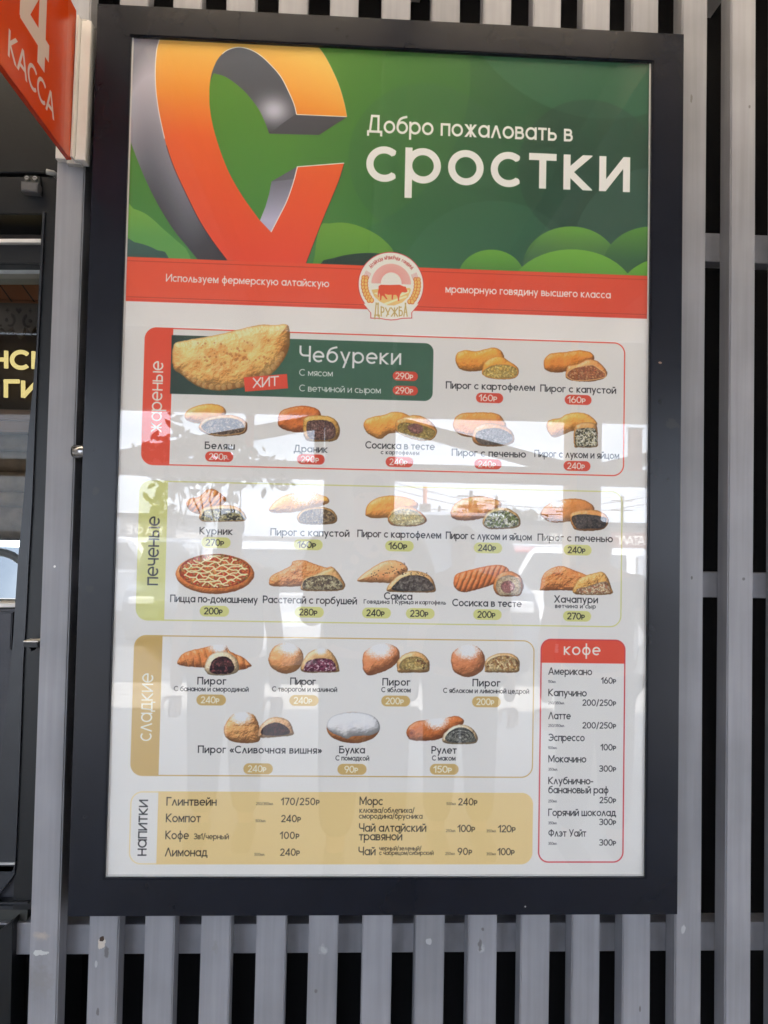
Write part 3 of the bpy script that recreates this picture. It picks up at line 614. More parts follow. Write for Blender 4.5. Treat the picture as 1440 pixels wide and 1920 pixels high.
    bun(cv, H4([(810, 200), (850, 175), (920, 155), (1000, 160), (1070, 200), (1110, 250), (1115, 290), (1080, 335), (1010, 345), (930, 330), (850, 300), (810, 270)]), (214, 150, 76), seed=20)
    cut(cv, H4([(818, 235), (850, 208), (920, 208), (1010, 225), (1098, 262), (1108, 295), (1070, 332), (1000, 340), (920, 322), (835, 285)]), [(176, 152, 84), (162, 136, 72), (188, 166, 100)], 4, 10, rim=(1.6, (206, 154, 84)))
    cut(cv, H4([(900, 232), (955, 216), (1008, 236), (1004, 280), (950, 292), (908, 268)]), [(168, 116, 108), (158, 104, 98)], 7, 12)
    bun(cv, F5([(470, 485), (480, 455), (510, 435), (570, 430), (640, 430), (685, 440), (705, 465), (718, 490), (700, 520), (600, 545), (520, 540), (480, 515)]), (214, 140, 64), fd, seed=21)
    bun(cv, F5([(560, 540), (575, 500), (630, 480), (700, 490), (745, 520), (755, 560), (730, 580), (660, 588), (590, 583), (565, 565)]), (206, 146, 84), seed=22)
    cut(cv, F5([(574, 545), (596, 513), (680, 503), (738, 530), (745, 560), (700, 578), (606, 578)]), [(126, 112, 104), (108, 96, 90), (150, 136, 124)], 3, 13)
    bun(cv, F5([(905, 490), (920, 465), (970, 455), (1000, 438), (1050, 430), (1100, 440), (1135, 470), (1140, 490), (1120, 510), (1030, 515), (950, 545), (915, 525)]), (226, 160, 74), fd, seed=23)
    bun(cv, F5([(1035, 505), (1060, 480), (1120, 478), (1141, 500), (1143, 560), (1138, 590), (1060, 592), (1035, 585)]), (204, 150, 86), seed=24)
    cut(cv, F5([(1040, 516), (1064, 504), (1122, 503), (1137, 520), (1137, 584), (1062, 588), (1040, 580)]), [(222, 216, 190), (70, 72, 56), (206, 198, 160), (96, 92, 70), (232, 226, 206)], 2.6, 14)
    bk = (214, 146, 76)
    bun(cv, K1([(408, 190), (430, 160), (480, 150), (520, 115), (560, 108), (610, 140), (630, 165), (600, 200), (520, 220), (480, 245), (430, 225)]), (208, 128, 62), (160, 84, 38), seed=25, stripes=(.6, 9, 2.2))
    bun(cv, K1([(480, 260), (500, 215), (560, 200), (640, 195), (700, 210), (735, 250), (738, 275), (710, 285), (560, 288), (500, 285)]), (214, 160, 96), seed=26)
    cut(cv, K1([(488, 264), (515, 224), (600, 213), (690, 222), (730, 262), (722, 280), (560, 285), (503, 281)]), [(196, 190, 146), (92, 88, 78), (216, 208, 172), (70, 66, 60), (176, 166, 116)], 3.1, 15, rim=(1.2, (210, 174, 116)))
    bun(cv, K1([(868, 215), (900, 175), (960, 140), (1030, 125), (1100, 125), (1170, 145), (1195, 165), (1185, 190), (1100, 215), (1000, 235), (900, 238), (870, 230)]), (222, 160, 70), (178, 102, 40), seed=27, sugar=(P(570, 925)[0], P(570, 925)[1], 30))
    bun(cv, K1([(1020, 260), (1050, 225), (1100, 210), (1160, 205), (1215, 225), (1240, 260), (1235, 290), (1190, 302), (1080, 302), (1030, 290)]), (190, 146, 84), seed=28)
    cut(cv, K1([(1032, 266), (1056, 234), (1110, 220), (1170, 218), (1216, 240), (1230, 272), (1190, 294), (1090, 296), (1042, 286)]), [(138, 112, 78), (110, 86, 60), (170, 146, 108), (92, 72, 54)], 3, 16)
    bun(cv, K2([(63, 205), (75, 165), (120, 135), (180, 123), (250, 130), (300, 150), (312, 175), (280, 205), (200, 225), (110, 230), (70, 222)]), (222, 152, 72), (184, 106, 42), seed=29)
    bun(cv, K2([(170, 230), (185, 195), (240, 172), (300, 185), (345, 220), (350, 250), (300, 268), (210, 268), (178, 255)]), bk, seed=30)
    cut(cv, K2([(176, 234), (195, 204), (245, 186), (300, 196), (338, 226), (340, 250), (298, 263), (212, 264)]), [(224, 204, 140), (214, 190, 122), (230, 214, 160)], 5, 17)
    bun(cv, K2([(467, 200), (490, 160), (540, 135), (620, 127), (690, 145), (708, 170), (680, 205), (600, 235), (520, 242), (478, 230)]), (222, 148, 74), seed=31)
    bun(cv, K2([(618, 250), (640, 205), (690, 180), (740, 185), (785, 215), (798, 250), (780, 275), (700, 282), (640, 278)]), (200, 160, 96), seed=32)
    cut(cv, K2([(626, 252), (648, 214), (694, 194), (740, 198), (780, 222), (790, 252), (772, 270), (700, 276), (642, 273)]), [(222, 220, 196), (106, 122, 66), (80, 84, 60), (232, 230, 212), (150, 158, 96)], 2.9, 18)
    bun(cv, K2([(893, 210), (920, 170), (970, 148), (1040, 138), (1100, 145), (1140, 170), (1145, 200), (1100, 230), (1000, 250), (930, 245)]), (194, 122, 58), (146, 82, 38), seed=33, sugar=(P(1045, 943)[0], P(1045, 943)[1], 16))
    bun(cv, K2([(1030, 225), (1050, 200), (1110, 190), (1180, 200), (1215, 235), (1200, 275), (1150, 290), (1070, 288), (1045, 270)]), (206, 140, 74), seed=34)
    cut(cv, K2([(1042, 224), (1110, 212), (1200, 228), (1204, 250), (1190, 276), (1120, 280), (1062, 276)]), [(78, 70, 66), (96, 84, 78), (60, 54, 52)], 2.8, 19)
    # pizza
    PZ = lambda pts: Z(4, 200, 980, pts)
    el = lambda cx, cy, rx, ry, n=26: [(cx+rx*math.cos(2*math.pi*i/n), cy+ry*math.sin(2*math.pi*i/n)) for i in range(n)]
    bun(cv, PZ(el(812, 383, 294, 150)), (218, 130, 62), (176, 84, 42), R=13, seed=35)
    cut(cv, PZ(el(812, 362, 268, 128)), [(214, 84, 46), (230, 126, 66), (176, 130, 70), (200, 62, 38), (226, 160, 92), (206, 96, 50)], 3.2, 20)
    for i in range(10):
        for sg in (-1, 1):
            pts = []
            for j in range(26):
                t = j/25; x = -1.1+2.2*t; o = (i-4.5)/4.6; y = o*1.6-sg*x*.8
                x2 = x+.045*math.sin(j*1.1+i*2.1); y2 = y+.06*math.sin(j*1.7+i)
                if x2*x2+y2*y2 < .92: pts.append((812+262*x2, 365+124*y2))
                else:
                    if len(pts) > 2: cv.line(PZ(smo(pts, 2)), 2.3, rgb(246, 224, 176), .92)
                    pts = []
            if len(pts) > 2: cv.line(PZ(smo(pts, 2)), 2.3, rgb(246, 224, 176), .92)
    bun(cv, K1([(865, 620), (880, 585), (940, 555), (985, 530), (1000, 505), (1060, 500), (1100, 515), (1180, 540), (1210, 535), (1230, 560), (1200, 600), (1060, 640), (950, 645), (880, 642)]), (216, 146, 88), (178, 98, 54), seed=36, bump=3)
    bun(cv, K1([(1040, 650), (1060, 600), (1130, 575), (1210, 540), (1240, 560), (1280, 620), (1282, 650), (1250, 668), (1100, 670), (1050, 665)]), (208, 162, 102), seed=37)
    cut(cv, K1([(1050, 650), (1068, 606), (1130, 586), (1210, 584), (1262, 618), (1270, 648), (1244, 662), (1100, 664)]), [(150, 140, 112), (200, 192, 156), (96, 86, 76), (176, 164, 130), (120, 104, 86)], 3.2, 21)
    bun(cv, K2([(27, 520), (60, 490), (110, 455), (160, 432), (210, 432), (250, 450), (265, 475), (240, 500), (200, 535), (120, 535), (40, 532)]), (222, 162, 108), (186, 112, 68), seed=38)
    bun(cv, K2([(165, 575), (175, 545), (215, 505), (270, 480), (330, 485), (375, 510), (393, 550), (388, 580), (290, 582), (200, 580)]), (208, 162, 104), seed=39)
    cut(cv, K2([(192, 570), (204, 542), (240, 512), (290, 500), (345, 508), (378, 538), (384, 572), (290, 577)]), [(78, 74, 72), (100, 94, 90), (62, 58, 58), (124, 118, 110)], 3, 22)
    for i in range(60):
        rr = random.Random(i+500); u_ = rr.random(); 
        q = K2([(90+u_*160, 500-u_*50+rr.random()*40-10)])[0] if i < 36 else K2([(215+rr.random()*140, 486+rr.random()*18)])[0]
        cv.disc(q[0], q[1], 1.1, rgb(44, 34, 34), .9, ry=.8)
    bun(cv, K2([(482, 525), (495, 495), (560, 475), (640, 457), (700, 452), (735, 465), (742, 490), (700, 530), (620, 560), (540, 580), (500, 572), (483, 550)]), (208, 118, 62), (160, 78, 40), seed=40, stripes=(.35, 9.5, 3.2))
    bun(cv, K2([(670, 545), (690, 500), (740, 480), (790, 500), (812, 545), (800, 590), (770, 600), (700, 598), (675, 575)]), (204, 128, 66), seed=41)
    cut(cv, K2([(680, 550), (698, 516), (748, 500), (790, 520), (800, 560), (790, 592), (740, 595), (698, 592)]), [(220, 196, 158), (212, 186, 146), (226, 204, 170)], 2.2, 23)
    cut(cv, K2(el(738, 556, 33, 30, 12)), [(186, 128, 122), (178, 118, 114), (196, 140, 132)], 4, 24)
    bun(cv, K2([(892, 560), (905, 500), (950, 465), (1000, 458), (1060, 480), (1110, 500), (1130, 530), (1100, 570), (1000, 572), (900, 572)]), (212, 134, 72), (170, 90, 46), seed=42, bump=3)
    bun(cv, K2([(1050, 560), (1080, 515), (1150, 490), (1190, 487), (1215, 520), (1228, 560), (1225, 590), (1100, 593), (1050, 586)]), (212, 158, 82), seed=43, bump=3)
    cut(cv, K2([(1064, 568), (1120, 552), (1200, 530), (1220, 562), (1216, 586), (1090, 589)]), [(222, 192, 150), (196, 146, 108), (232, 208, 172), (176, 120, 92)], 3, 25)
    bun(cv, S1([(415, 220), (440, 180), (490, 155), (560, 140), (640, 120), (700, 125), (725, 160), (800, 195), (845, 235), (840, 250), (770, 270), (560, 255), (450, 245), (420, 235)]), (206, 126, 66), (158, 78, 38), seed=44, stripes=(-.25, 13, 4), sugar=(P(410, 1212)[0], P(410, 1212)[1], 20))
    bun(cv, S1([(575, 250), (600, 190), (650, 162), (710, 165), (760, 200), (778, 250), (760, 285), (690, 300), (610, 298), (580, 275)]), (206, 186, 150), (160, 132, 98), seed=45, ns=4)
    cut(cv, S1([(604, 262), (622, 214), (664, 190), (712, 196), (744, 232), (748, 266), (720, 288), (650, 292), (612, 284)]), [(66, 28, 34), (50, 20, 28), (120, 62, 66), (40, 18, 24)], 3.4, 26)
    bun(cv, S1([(950, 200), (975, 140), (1030, 110), (1090, 115), (1140, 150), (1155, 195), (1140, 245), (1100, 280), (1040, 290), (980, 265), (955, 235)]), (214, 156, 102), (170, 100, 58), R=26, seed=46, sugar=(P(543, 1212)[0], P(543, 1212)[1], 24), bump=.8)
    bun(cv, S1([(1140, 270), (1150, 220), (1190, 165), (1250, 142), (1310, 155), (1350, 210), (1363, 260), (1355, 280), (1250, 284), (1180, 284)]), (206, 166, 112), seed=47, sugar=(P(602, 1218)[0], P(602, 1218)[1], 14))
    cut(cv, S1([(1158, 256), (1180, 218), (1250, 200), (1318, 208), (1344, 246), (1338, 274), (1240, 277), (1164, 276)]), [(118, 50, 76), (146, 78, 100), (96, 38, 62), (206, 170, 180)], 2.7, 27)
    bun(cv, S2([(275, 260), (280, 190), (330, 145), (400, 125), (470, 135), (512, 180), (500, 240), (440, 290), (360, 320), (310, 328), (280, 295)]), (204, 132, 86), (160, 84, 50), R=24, seed=48, sugar=(P(712, 1215)[0], P(712, 1215)[1], 29), bump=.9)
    bun(cv, S2([(495, 280), (500, 235), (540, 195), (600, 175), (660, 190), (700, 235), (705, 275), (690, 308), (600, 311), (510, 310)]), (206, 162, 104), seed=49)
    cut(cv, S2([(512, 262), (540, 224), (600, 208), (658, 222), (692, 268), (678, 290), (600, 294), (520, 290)]), [(196, 168, 104), (122, 82, 52), (182, 150, 90), (208, 184, 122)], 4.4, 28)
    bun(cv, S2([(842, 230), (855, 180), (900, 145), (960, 130), (1020, 150), (1055, 195), (1060, 250), (1040, 300), (980, 335), (920, 335), (860, 300)]), (196, 126, 82), (156, 82, 50), R=24, seed=50, sugar=(P(877, 1218)[0], P(877, 1218)[1], 27), bump=.9)
    bun(cv, S2([(1060, 290), (1065, 235), (1110, 200), (1180, 185), (1245, 195), (1280, 230), (1283, 270), (1270, 308), (1170, 310), (1070, 308)]), (202, 162, 108), seed=51)
    cut(cv, S2([(1070, 286), (1076, 244), (1116, 216), (1180, 202), (1240, 212), (1270, 240), (1272, 292), (1170, 302), (1078, 302)]), [(214, 182, 128), (190, 152, 98), (226, 198, 150), (160, 112, 70)], 4.6, 29)
    bun(cv, S1([(688, 620), (700, 580), (740, 530), (800, 515), (860, 530), (890, 580), (900, 640), (890, 690), (800, 697), (730, 685), (695, 655)]), (212, 158, 98), (156, 92, 54), R=22, seed=52, sugar=(P(452, 1343)[0], P(452, 1343)[1], 22), bump=2.4)
    bun(cv, S1([(888, 650), (900, 600), (950, 555), (1010, 545), (1070, 570), (1093, 620), (1090, 650), (990, 662), (900, 665)]), (206, 160, 112), seed=53, ns=4)
    cut(cv, S1([(906, 642), (930, 597), (1000, 577), (1056, 602), (1072, 640), (990, 654)]), [(66, 26, 32), (84, 36, 42), (50, 20, 26)], 4, 30)
    bun(cv, S2(el(213, 665, 171, 100)), (196, 128, 76), (160, 88, 46), R=22, seed=54, bump=.5)
    bun(cv, S2([(43, 655), (60, 610), (110, 580), (200, 565), (300, 575), (365, 610), (385, 660), (372, 692), (320, 715), (245, 716), (205, 722), (172, 736), (120, 716), (66, 692)]), (208, 210, 214), (190, 192, 198), (226, 228, 230), R=20, seed=55, bump=.7, mottle=.4)
    bun(cv, S2([(557, 700), (570, 660), (620, 625), (700, 612), (800, 602), (880, 590), (925, 620), (900, 660), (830, 700), (760, 740), (650, 750), (580, 740)]), (188, 106, 54), (138, 66, 34), seed=56, sugar=(P(818, 1349)[0], P(818, 1349)[1], 26))
    c5 = S2([(588, 700)])[0]; cv.disc(c5[0], c5[1], 7, rgb(150, 76, 42), .6); cv.disc(c5[0], c5[1], 3, rgb(110, 50, 30), .6)
    bun(cv, S2([(787, 735), (805, 695), (860, 655), (920, 645), (980, 670), (1012, 720), (1010, 755), (980, 768), (860, 770), (800, 762)]), (206, 186, 150), seed=57, ns=4)
    cut(cv, S2([(806, 738), (822, 702), (866, 672), (920, 664), (970, 686), (996, 728), (990, 756), (860, 762)]), [(120, 120, 112), (150, 150, 140), (90, 90, 86)], 2, 31)
    c6 = S2([(905, 722)])[0]
    for rr_, a0, a1 in ((22, 190, 350), (14, 170, 380), (7, 150, 400)):
        cv.line([(c6[0]+rr_*1.15*math.cos(math.radians(a)), c6[1]+rr_*.62*math.sin(math.radians(a))) for a in np.linspace(a0, a1, 18)], 1.8, rgb(44, 44, 44), .85)
    # ---- captions: text, left, right, baseline
    for s, a, b, y, dy in (('Пирог с картофелем', 836, 1003, 730.5, 4), ('Пирог с капустой', 1013, 1155, 736, 3), ('Беляш', 384, 440, 842, 1), ('Драник', 551, 614, 848, 2), ('Сосиска в тесте', 685, 815, 842, 3),
                           ('Пирог с печенью', 847, 986, 856, 3), ('Пирог с луком и яйцом', 1002, 1161, 858.5, 3), ('Курник', 374, 436, 1002, 1), ('Пирог с капустой', 507, 655, 1005, 2), ('Пирог с картофелем', 670, 827, 1008, 3),
                           ('Пирог с луком и яйцом', 836, 997, 1011.5, 2), ('Пирог с печенью', 1008, 1149, 1015, 2), ('Пицца по-домашнему', 319, 483, 1129.5, 2), ('Расстегай с горбушей', 493, 669, 1131.5, 2),
                           ('Самса', 720, 773, 1124, 1), ('Сосиска в тесте', 848, 978, 1137, 1), ('Хачапури', 1039, 1121, 1130, 1), ('Пирог', 370, 424, 1283, 0), ('Пирог', 544, 598, 1284, 0), ('Пирог', 717, 769, 1285, 0), ('Пирог', 886, 938, 1286.5, 0),
                           ('Пирог «Сливочная вишня»', 371, 603, 1412, 1), ('Булка', 636, 684, 1412, 0), ('Рулет', 809, 856, 1412.5, 0)):
        T(s, a, b, y, 9.7, DK, .185, dy)
    for s, a, b, y, xh in (('с картофелем', 714, 786, 852, 5.6), ('Говядина', 682, 730, 1131.5, 5.5), ('|', 735, 736.2, 1131.5, 6), ('Курица и картофель', 741, 836, 1132.5, 5.5), ('ветчина и сыр', 1041, 1117, 1140, 5.8),
                           ('С бананом и смородиной', 326, 466, 1296, 6.6), ('С творогом и малиной', 510, 632, 1296.5, 6.6), ('С яблоком', 715, 770, 1297.5, 6.6), ('С яблоком и лимонной цедрой', 831, 992, 1299.5, 6.6), ('С помадкой', 629, 692, 1425.5, 6.6), ('С маком', 810, 854, 1425.5, 6.6)):
        T(s, a, b, y, xh, DK, .18)
    for x, y, s in ((918, 746, '160₽'), (1084, 749.5, '160₽'), (411, 856, '290₽'), (583, 861, '290₽'), (749, 866, '240₽'), (915, 870, '240₽'), (1082, 873.5, '240₽')): pill(x, y, s, RP, CR)
    for x, y, s in ((405, 1017, '270₽'), (578, 1021, '160₽'), (749, 1023.5, '160₽'), (915, 1027, '240₽'), (1083, 1031, '240₽'), (402, 1145.5, '200₽'), (580, 1147.5, '280₽'), (706, 1149, '240₽'), (788, 1150, '230₽'), (914, 1152, '200₽'), (1082, 1155, '270₽')): pill(x, y, s, OLIVE, DK, 54, 20)
    for x, y, s in ((396, 1312, '240₽'), (570, 1313, '240₽'), (742, 1314, '200₽'), (912, 1315.5, '200₽'), (484, 1441, '240₽'), (660, 1442, '90₽'), (833, 1442, '150₽')): pill(x, y, s, GOLD, rgb(244, 232, 204), 54, 20)
    BR = rgb(52, 42, 34)
    for s, a, b, y, xh in (('Глинтвейн', 312, 406, 1510, 11), ('170/250₽', 528, 599, 1509, 9.4), ('Компот', 311, 376, 1541, 11), ('240₽', 527, 564, 1541, 9.4), ('Кофе', 310, 354, 1573, 11), ('3в1/черный', 363, 429, 1573, 7.4), ('100₽', 526, 561, 1572.5, 9.4), ('Лимонад', 309, 389, 1605, 11), ('240₽', 525, 562, 1604, 9.4),
                           ('Морс', 674, 718, 1509, 11), ('клюква/облепиха/', 674, 777, 1523.5, 7), ('смородина/брусника', 673, 792, 1534.5, 7), ('240₽', 859, 895, 1509.5, 9.4), ('Чай алтайский', 673, 799, 1559, 11), ('травяной', 673, 754, 1575, 11), ('100₽', 859, 895, 1559.5, 9.4), ('120₽', 935, 971, 1560, 9.4),
                           ('Чай', 672, 704, 1603, 11), ('черный/зеленый/', 711, 790, 1594, 5.8), ('с чабрецом/сибирский', 711, 813, 1602.5, 5.8), ('90₽', 858, 885, 1602.5, 9.4), ('100₽', 934, 969, 1603, 9.4)):
        T(s, a, b, y, xh, BR, .175)
    for s, a, b, y in (('250/350мл', 480, 512, 1509), ('500мл', 479, 498, 1541), ('500мл', 477, 496, 1604), ('500мл', 837, 855, 1509), ('250мл', 836, 854, 1559.5), ('350мл', 912, 930, 1560), ('250мл', 835, 853, 1602.5), ('350мл', 912, 930, 1603)): T(s, a, b, y, 3.6, BR*1.4, .16)
    T('кофе', 1057, 1126, 1228, 16, CR, .18)
    for s, b, y in (('Американо', 1110, 1265), ('Капучино', 1100, 1305), ('Латте', 1070, 1348), ('Эспрессо', 1096, 1389), ('Мокачино', 1099, 1429), ('Клубнично-', 1112, 1470), ('банановый раф', 1141, 1487), ('Горячий шоколад', 1155, 1529.5), ('Флэт Уайт', 1099, 1568)): T(s, 1028, b, y, 9.6, DK, .175)
    for s, a, y in (('160₽', 1128, 1281.5), ('200/250₽', 1092, 1323), ('200/250₽', 1092, 1365.5), ('100₽', 1127, 1406.5), ('300₽', 1123, 1446.5), ('250₽', 1124, 1505.5), ('300₽', 1123, 1546.5), ('300₽', 1123, 1585)): T(s, a, 1155, y, 8.4, DK, .175)
    for s, b, y in (('150мл', 1042, 1280), ('250/350мл', 1058, 1320), ('250/350мл', 1058, 1362.5), ('100мл', 1044, 1404), ('350мл', 1045, 1444.5), ('250мл', 1044, 1504), ('350мл', 1044, 1545), ('350мл', 1044, 1583.5)): T(s, 1028, b, y, 3.6, DK*1.5, .16)
    return cv
# ============================================================ materials in use
rs = (.42, .27, .12)
def W_(px, py): q = at(px, py, .035); return q[0], q[2]
slat_spots = [(*W_(191, 1767), .0105, (.58, .52, .46), 1.9, .08), (*W_(191, 1760), .0075, (.05, .028, .018), 1.35, .08)]
slat_spots += [(*W_(75, 1786), .022, (.52, .53, .53), .35, .05), (*W_(74, 1835), .045, (.24, .236, .245), 1.3, .5), (*W_(78, 1754), .030, (.40, .35, .32), .5, .5),
               (*W_(606, 1782), .016, (.40, .40, .42), 1., .35), (*W_(903, 1778), .012, (.40, .40, .42), 1.3, .35), (*W_(804, 1766), .008, (.42, .42, .44), 1.2, .1), (*W_(740, 1775), .006, (.27, .27, .285), 2., .2),
               (*W_(404, 1776), .012, (.26, .26, .27), 1.8, .35), (*W_(103, 1062), .0035, (.8, .8, .8), 1., .05), (*W_(1394, 1086), .005, (.14, .14, .15), 1., .08), (*W_(1297, 1083), .003, (.1, .1, .1), 2., .05)]
rr = random.Random(41)
for i in range(10):
    sx_ = rr.choice((-.62, -.51, -.40, -.30, -.20, -.10, 0, .10, .20, .30, .40, .50, .60, .60, .70, .70, .70))+rr.uniform(-.015, .015); sz_ = rr.uniform(.68, .88) if sx_ < .58 else rr.uniform(.7, 2.5)
    lt_ = rr.random() < .45; slat_spots.append((sx_, sz_, rr.uniform(.0025, .008), (.42, .42, .44) if lt_ else (.16, .155, .16), rr.uniform(.8, 3.5), rr.uniform(.08, .3)))
M_slat = mat('grey paint on planed wood', (.275, .277, .302), .5, spec=.35, grain=(85, .11), noise=(5.5, .17), tint=.06, spots=slat_spots)
M_rail = mat('grey paint on cross rails', (.235, .237, .262), .55, spec=.3, grain=(60, .1), noise=(14, .2))
fr_sp = [(*[at(x, y, -.006)[i] for i in (0, 2)], r, c, s, .06) for x, y, r, c, s in ((1237, 680, .0055, (.30, .2, .14), .6), (1237, 752, .0055, (.004, .004, .004), 1.3), (1252, 899, .0035, (.006, .006, .006), 1), (176, 844, .002, (.004,)*3, 1), (168, 1105, .012, (.012, .013, .018), 1), (180, 920, .01, (.014, .014, .018), 1.4), (1260, 795, .02, (.016, .016, .018), .8), (985, 1700, .002, (.4, .4, .4), 1))]
M_frame = mat('charcoal powder coat', (.0066, .0084, .0155), .26, spec=.32, noise=(7, .22), bump=(420, .05), spots=fr_sp)
M_dark = mat('dark painted steel', (.0075, .0085, .0105), .38, spec=.35, noise=(9, .25), bump=(160, .12))
M_jamb = mat('blue grey sash paint', (.017, .020, .027), .35, spec=.45, noise=(12, .25), bump=(200, .08))
M_panel = mat('slate door panel paint', (.026, .027, .037), .45, spec=.45, noise=(18, .22), bump=(140, .25))
M_black = mat('black void lining', (.008, .008, .009), .9, spec=.1)
M_rubber = mat('black seal', (.008, .008, .009), .6)
M_alu = mat('brushed aluminium', (.5, .5, .5), .32, metal=1, bump=(300, .06))
M_chrome = mat('chromed barrel', (.42, .42, .43), .22, metal=1)
M_white = mat('white plastic', (.70, .68, .65), .4, noise=(30, .04))
M_strip = mat('grey plastic trim', (.30, .31, .31), .4, noise=(20, .2))
M_olive = mat('olive black sheet', (.040, .042, .036), .5, noise=(10, .2))
M_glass = pane_mat('clear glass'); M_glass2 = pane_mat('kiosk window glass', (.9, .92, .92), .012)
M_wood = mat('orange varnished timber', (.31, .095, .028), .5, coat=.1, noise=(5, .35), bump=(60, .3))
M_wood2 = mat('brown stained boards', (.20, .095, .045), .5, noise=(6, .4), bump=(70, .3))
M_lace = mat('fretwork board taupe', (.085, .060, .045), .6, noise=(20, .15))
M_choc = mat('dark chocolate board', (.026, .012, .006), .7, noise=(12, .3))
M_log = mat('weathered log', (.30, .195, .12), .75, noise=(22, .3), bump=(40, .7))
M_lit = mat('warm lit lettering', (.25, .18, .06), .5, emit=((1.0, .80, .32), .105))
M_ground = mat('grey concrete pavers', (.29, .275, .25), .8, noise=(3, .16), bump=(50, .4))
M_asph = mat('asphalt car park', (.10, .10, .10), .85, noise=(2, .2), bump=(60, .5))
M_ceil = mat('canopy lining boards', (.50, .42, .35), .6, noise=(2.5, .12))
M_beam = mat('canopy timber', (.46, .42, .38), .6, noise=(8, .12), grain=(50, .1))
M_sunedge = mat('painted sunlit post edge', (.85, .50, .18), .6, grain=(50, .1))  # sunlight on the post edge put into this orange colour
# ============================================================ the setting: ground, the wall behind the slats
b = bmesh.new(); bmesh.ops.create_grid(b, x_segments=1, y_segments=1, size=600); tag(obj('ground', b, M_asph), kind='structure')
tag(obj('pavement', boxm(-14, -6.2, .004, 14, .34, .12), M_ground), kind='structure')
tag(obj('backing_wall', boxm(-.72, .36, .1, 2.6, .40, 3.3), M_black), kind='structure')
tag(obj('backing_return', boxm(-.70, .165, .1, -.652, .359, 3.01), M_black), kind='structure')
# ============================================================ slatted cladding
cladding = thing('slatted_cladding', 'grey painted wooden slat cladding behind the framed menu board, with cross rails and dark gaps', 'wall cladding', (0, .035, 0))
xs = [-.6435, -.5355, -.4335, -.3300, -.2287, -.1289, -.0281, .0720, .1732, .2735, .3732, .4720, .5745, .6745, .7750, .8755, .9760, 1.0765, 1.1770]
ws = [.0530, .0545, .0550, .0555, .0560, .0557, .0565, .0557, .0555, .0560, .0545, .0545, .0522, .0515] + [.053]*5
base = None
for i, (x, w) in enumerate(zip(xs, ws)):
    if base is None:
        bm = boxm(-.5, 0, .12, .5, .044, 2.86)
        bmesh.ops.subdivide_edges(bm, edges=[e for e in bm.edges if abs(e.verts[0].co.z-e.verts[1].co.z) > 1], cuts=10)
        base = None
    rr = random.Random(i*7+3); me = bpy.data.meshes.new('slat'); bb = bmesh.new()
    box(bb, 0, 0, 0, w, .044, 2.74)
    bmesh.ops.bevel(bb, geom=[e for e in bb.edges if abs(e.verts[0].co.z-e.verts[1].co.z) > 1], offset=.0025, segments=2, affect='EDGES')
    bmesh.ops.subdivide_edges(bb, edges=[e for e in bb.edges if abs(e.verts[0].co.z-e.verts[1].co.z) > 1], cuts=12, use_grid_fill=True)
    p1, p2 = rr.random()*6, rr.random()*6
    for v in bb.verts: v.co.x += .0009*math.sin(v.co.z*2.3+p1); v.co.y += .0010*math.sin(v.co.z*1.7+p2)
    o = obj('slat', bb, M_slat, cladding); o.location = (x, .035+rr.uniform(-.0008, .0008), .12)
    if i == 0: o['label'] = 'leftmost slat, scraped and scuffed near its foot'
    if i == 1: o['label'] = 'slat with a brown knot hole just under the board'
bm.free()
for z0, z1 in ((Z0-.180, Z0-.124), (Z0+.521, Z0+.572), (Z0+1.207, Z0+1.266)):
    obj('cross_rail', boxm(-.645, .0795, z0, 1.4, .118, z1, bev=.002), M_rail, cladding)
obj('cross_rail', boxm(-1.4, .0795, Z0-.180, -.6455, .118, Z0-.120, bev=.002), M_rail, cladding)
# ============================================================ the menu board
board = thing('menu_board', 'tall framed menu board of fried, baked and sweet pies behind reflecting glass on the slats', 'menu board', (0, 0, Z0))
FY = -.006
oc = [at(182, 3, FY), at(1281, 65, FY), at(1273, 1714.5, FY), at(126, 1720, FY)]
ox0 = (oc[0][0]+oc[3][0])/2; ox1 = (oc[1][0]+oc[2][0])/2; oz1 = (oc[0][2]+oc[1][2])/2; oz0 = (oc[2][2]+oc[3][2])/2
ix0, ix1, iz0, iz1 = -.499, .499, Z0+.001, Z0+PH-.001
def bar(a, c):   # mitred frame member between two outer corners
    (A, a_), (C_, c_) = a, c
    return prism([A, C_, c_, a_], FY, .034, bev=.0022, only=(0, 2))
TL, TR_, BRc, BLc = ((ox0, oz1), (ix0, iz1)), ((ox1, oz1), (ix1, iz1)), ((ox1, oz0), (ix1, iz0)), ((ox0, oz0), (ix0, iz0))
for a, c in ((TL, TR_), (TR_, BRc), (BRc, BLc), (BLc, TL)): obj('frame_bar', bar(a, c), M_frame, board)
obj('back_box', boxm(ix0-.02, .006, iz0-.02, ix1+.02, .032, iz1+.02), M_white, board)
cvp = make_poster(P, 1.6)
pr = obj('menu_print', sheet(-.5, Z0, .5, Z0+PH, .004), picture('menu print', cvp, .45, 1.28), board); pr['label'] = 'printed price list with photographs of pies'
rimm = mat('white acrylic rim', (.72, .71, .69), .35)
for a_ in ((-.4992, Z0, -.4962, Z0+PH), (.4962, Z0, .4992, Z0+PH), (-.4961, Z0+.0008, .4961, Z0+.0038)): obj('inner_rim', boxm(a_[0], .0020, a_[1], a_[2], .0037, a_[3]), rimm, board)
obj('glass_pane', boxm(-.505, -.0012, Z0-.005, .505, .0018, Z0+PH+.005), M_glass, board)
pin = thing('cam_lock', 'small chromed barrel lock in the gap at the left side of the menu board', 'lock', tuple(at(143, 845, .0)))
q0 = at(132, 845, .0); q1 = at(154, 846, .0)
obj('barrel', smoothen(obj('barrel', tubem([(q0[0]+.003, .012, q0[2]), (q1[0]+.012, .012, q0[2])], .0122, 28), M_chrome)).data, None, pin)
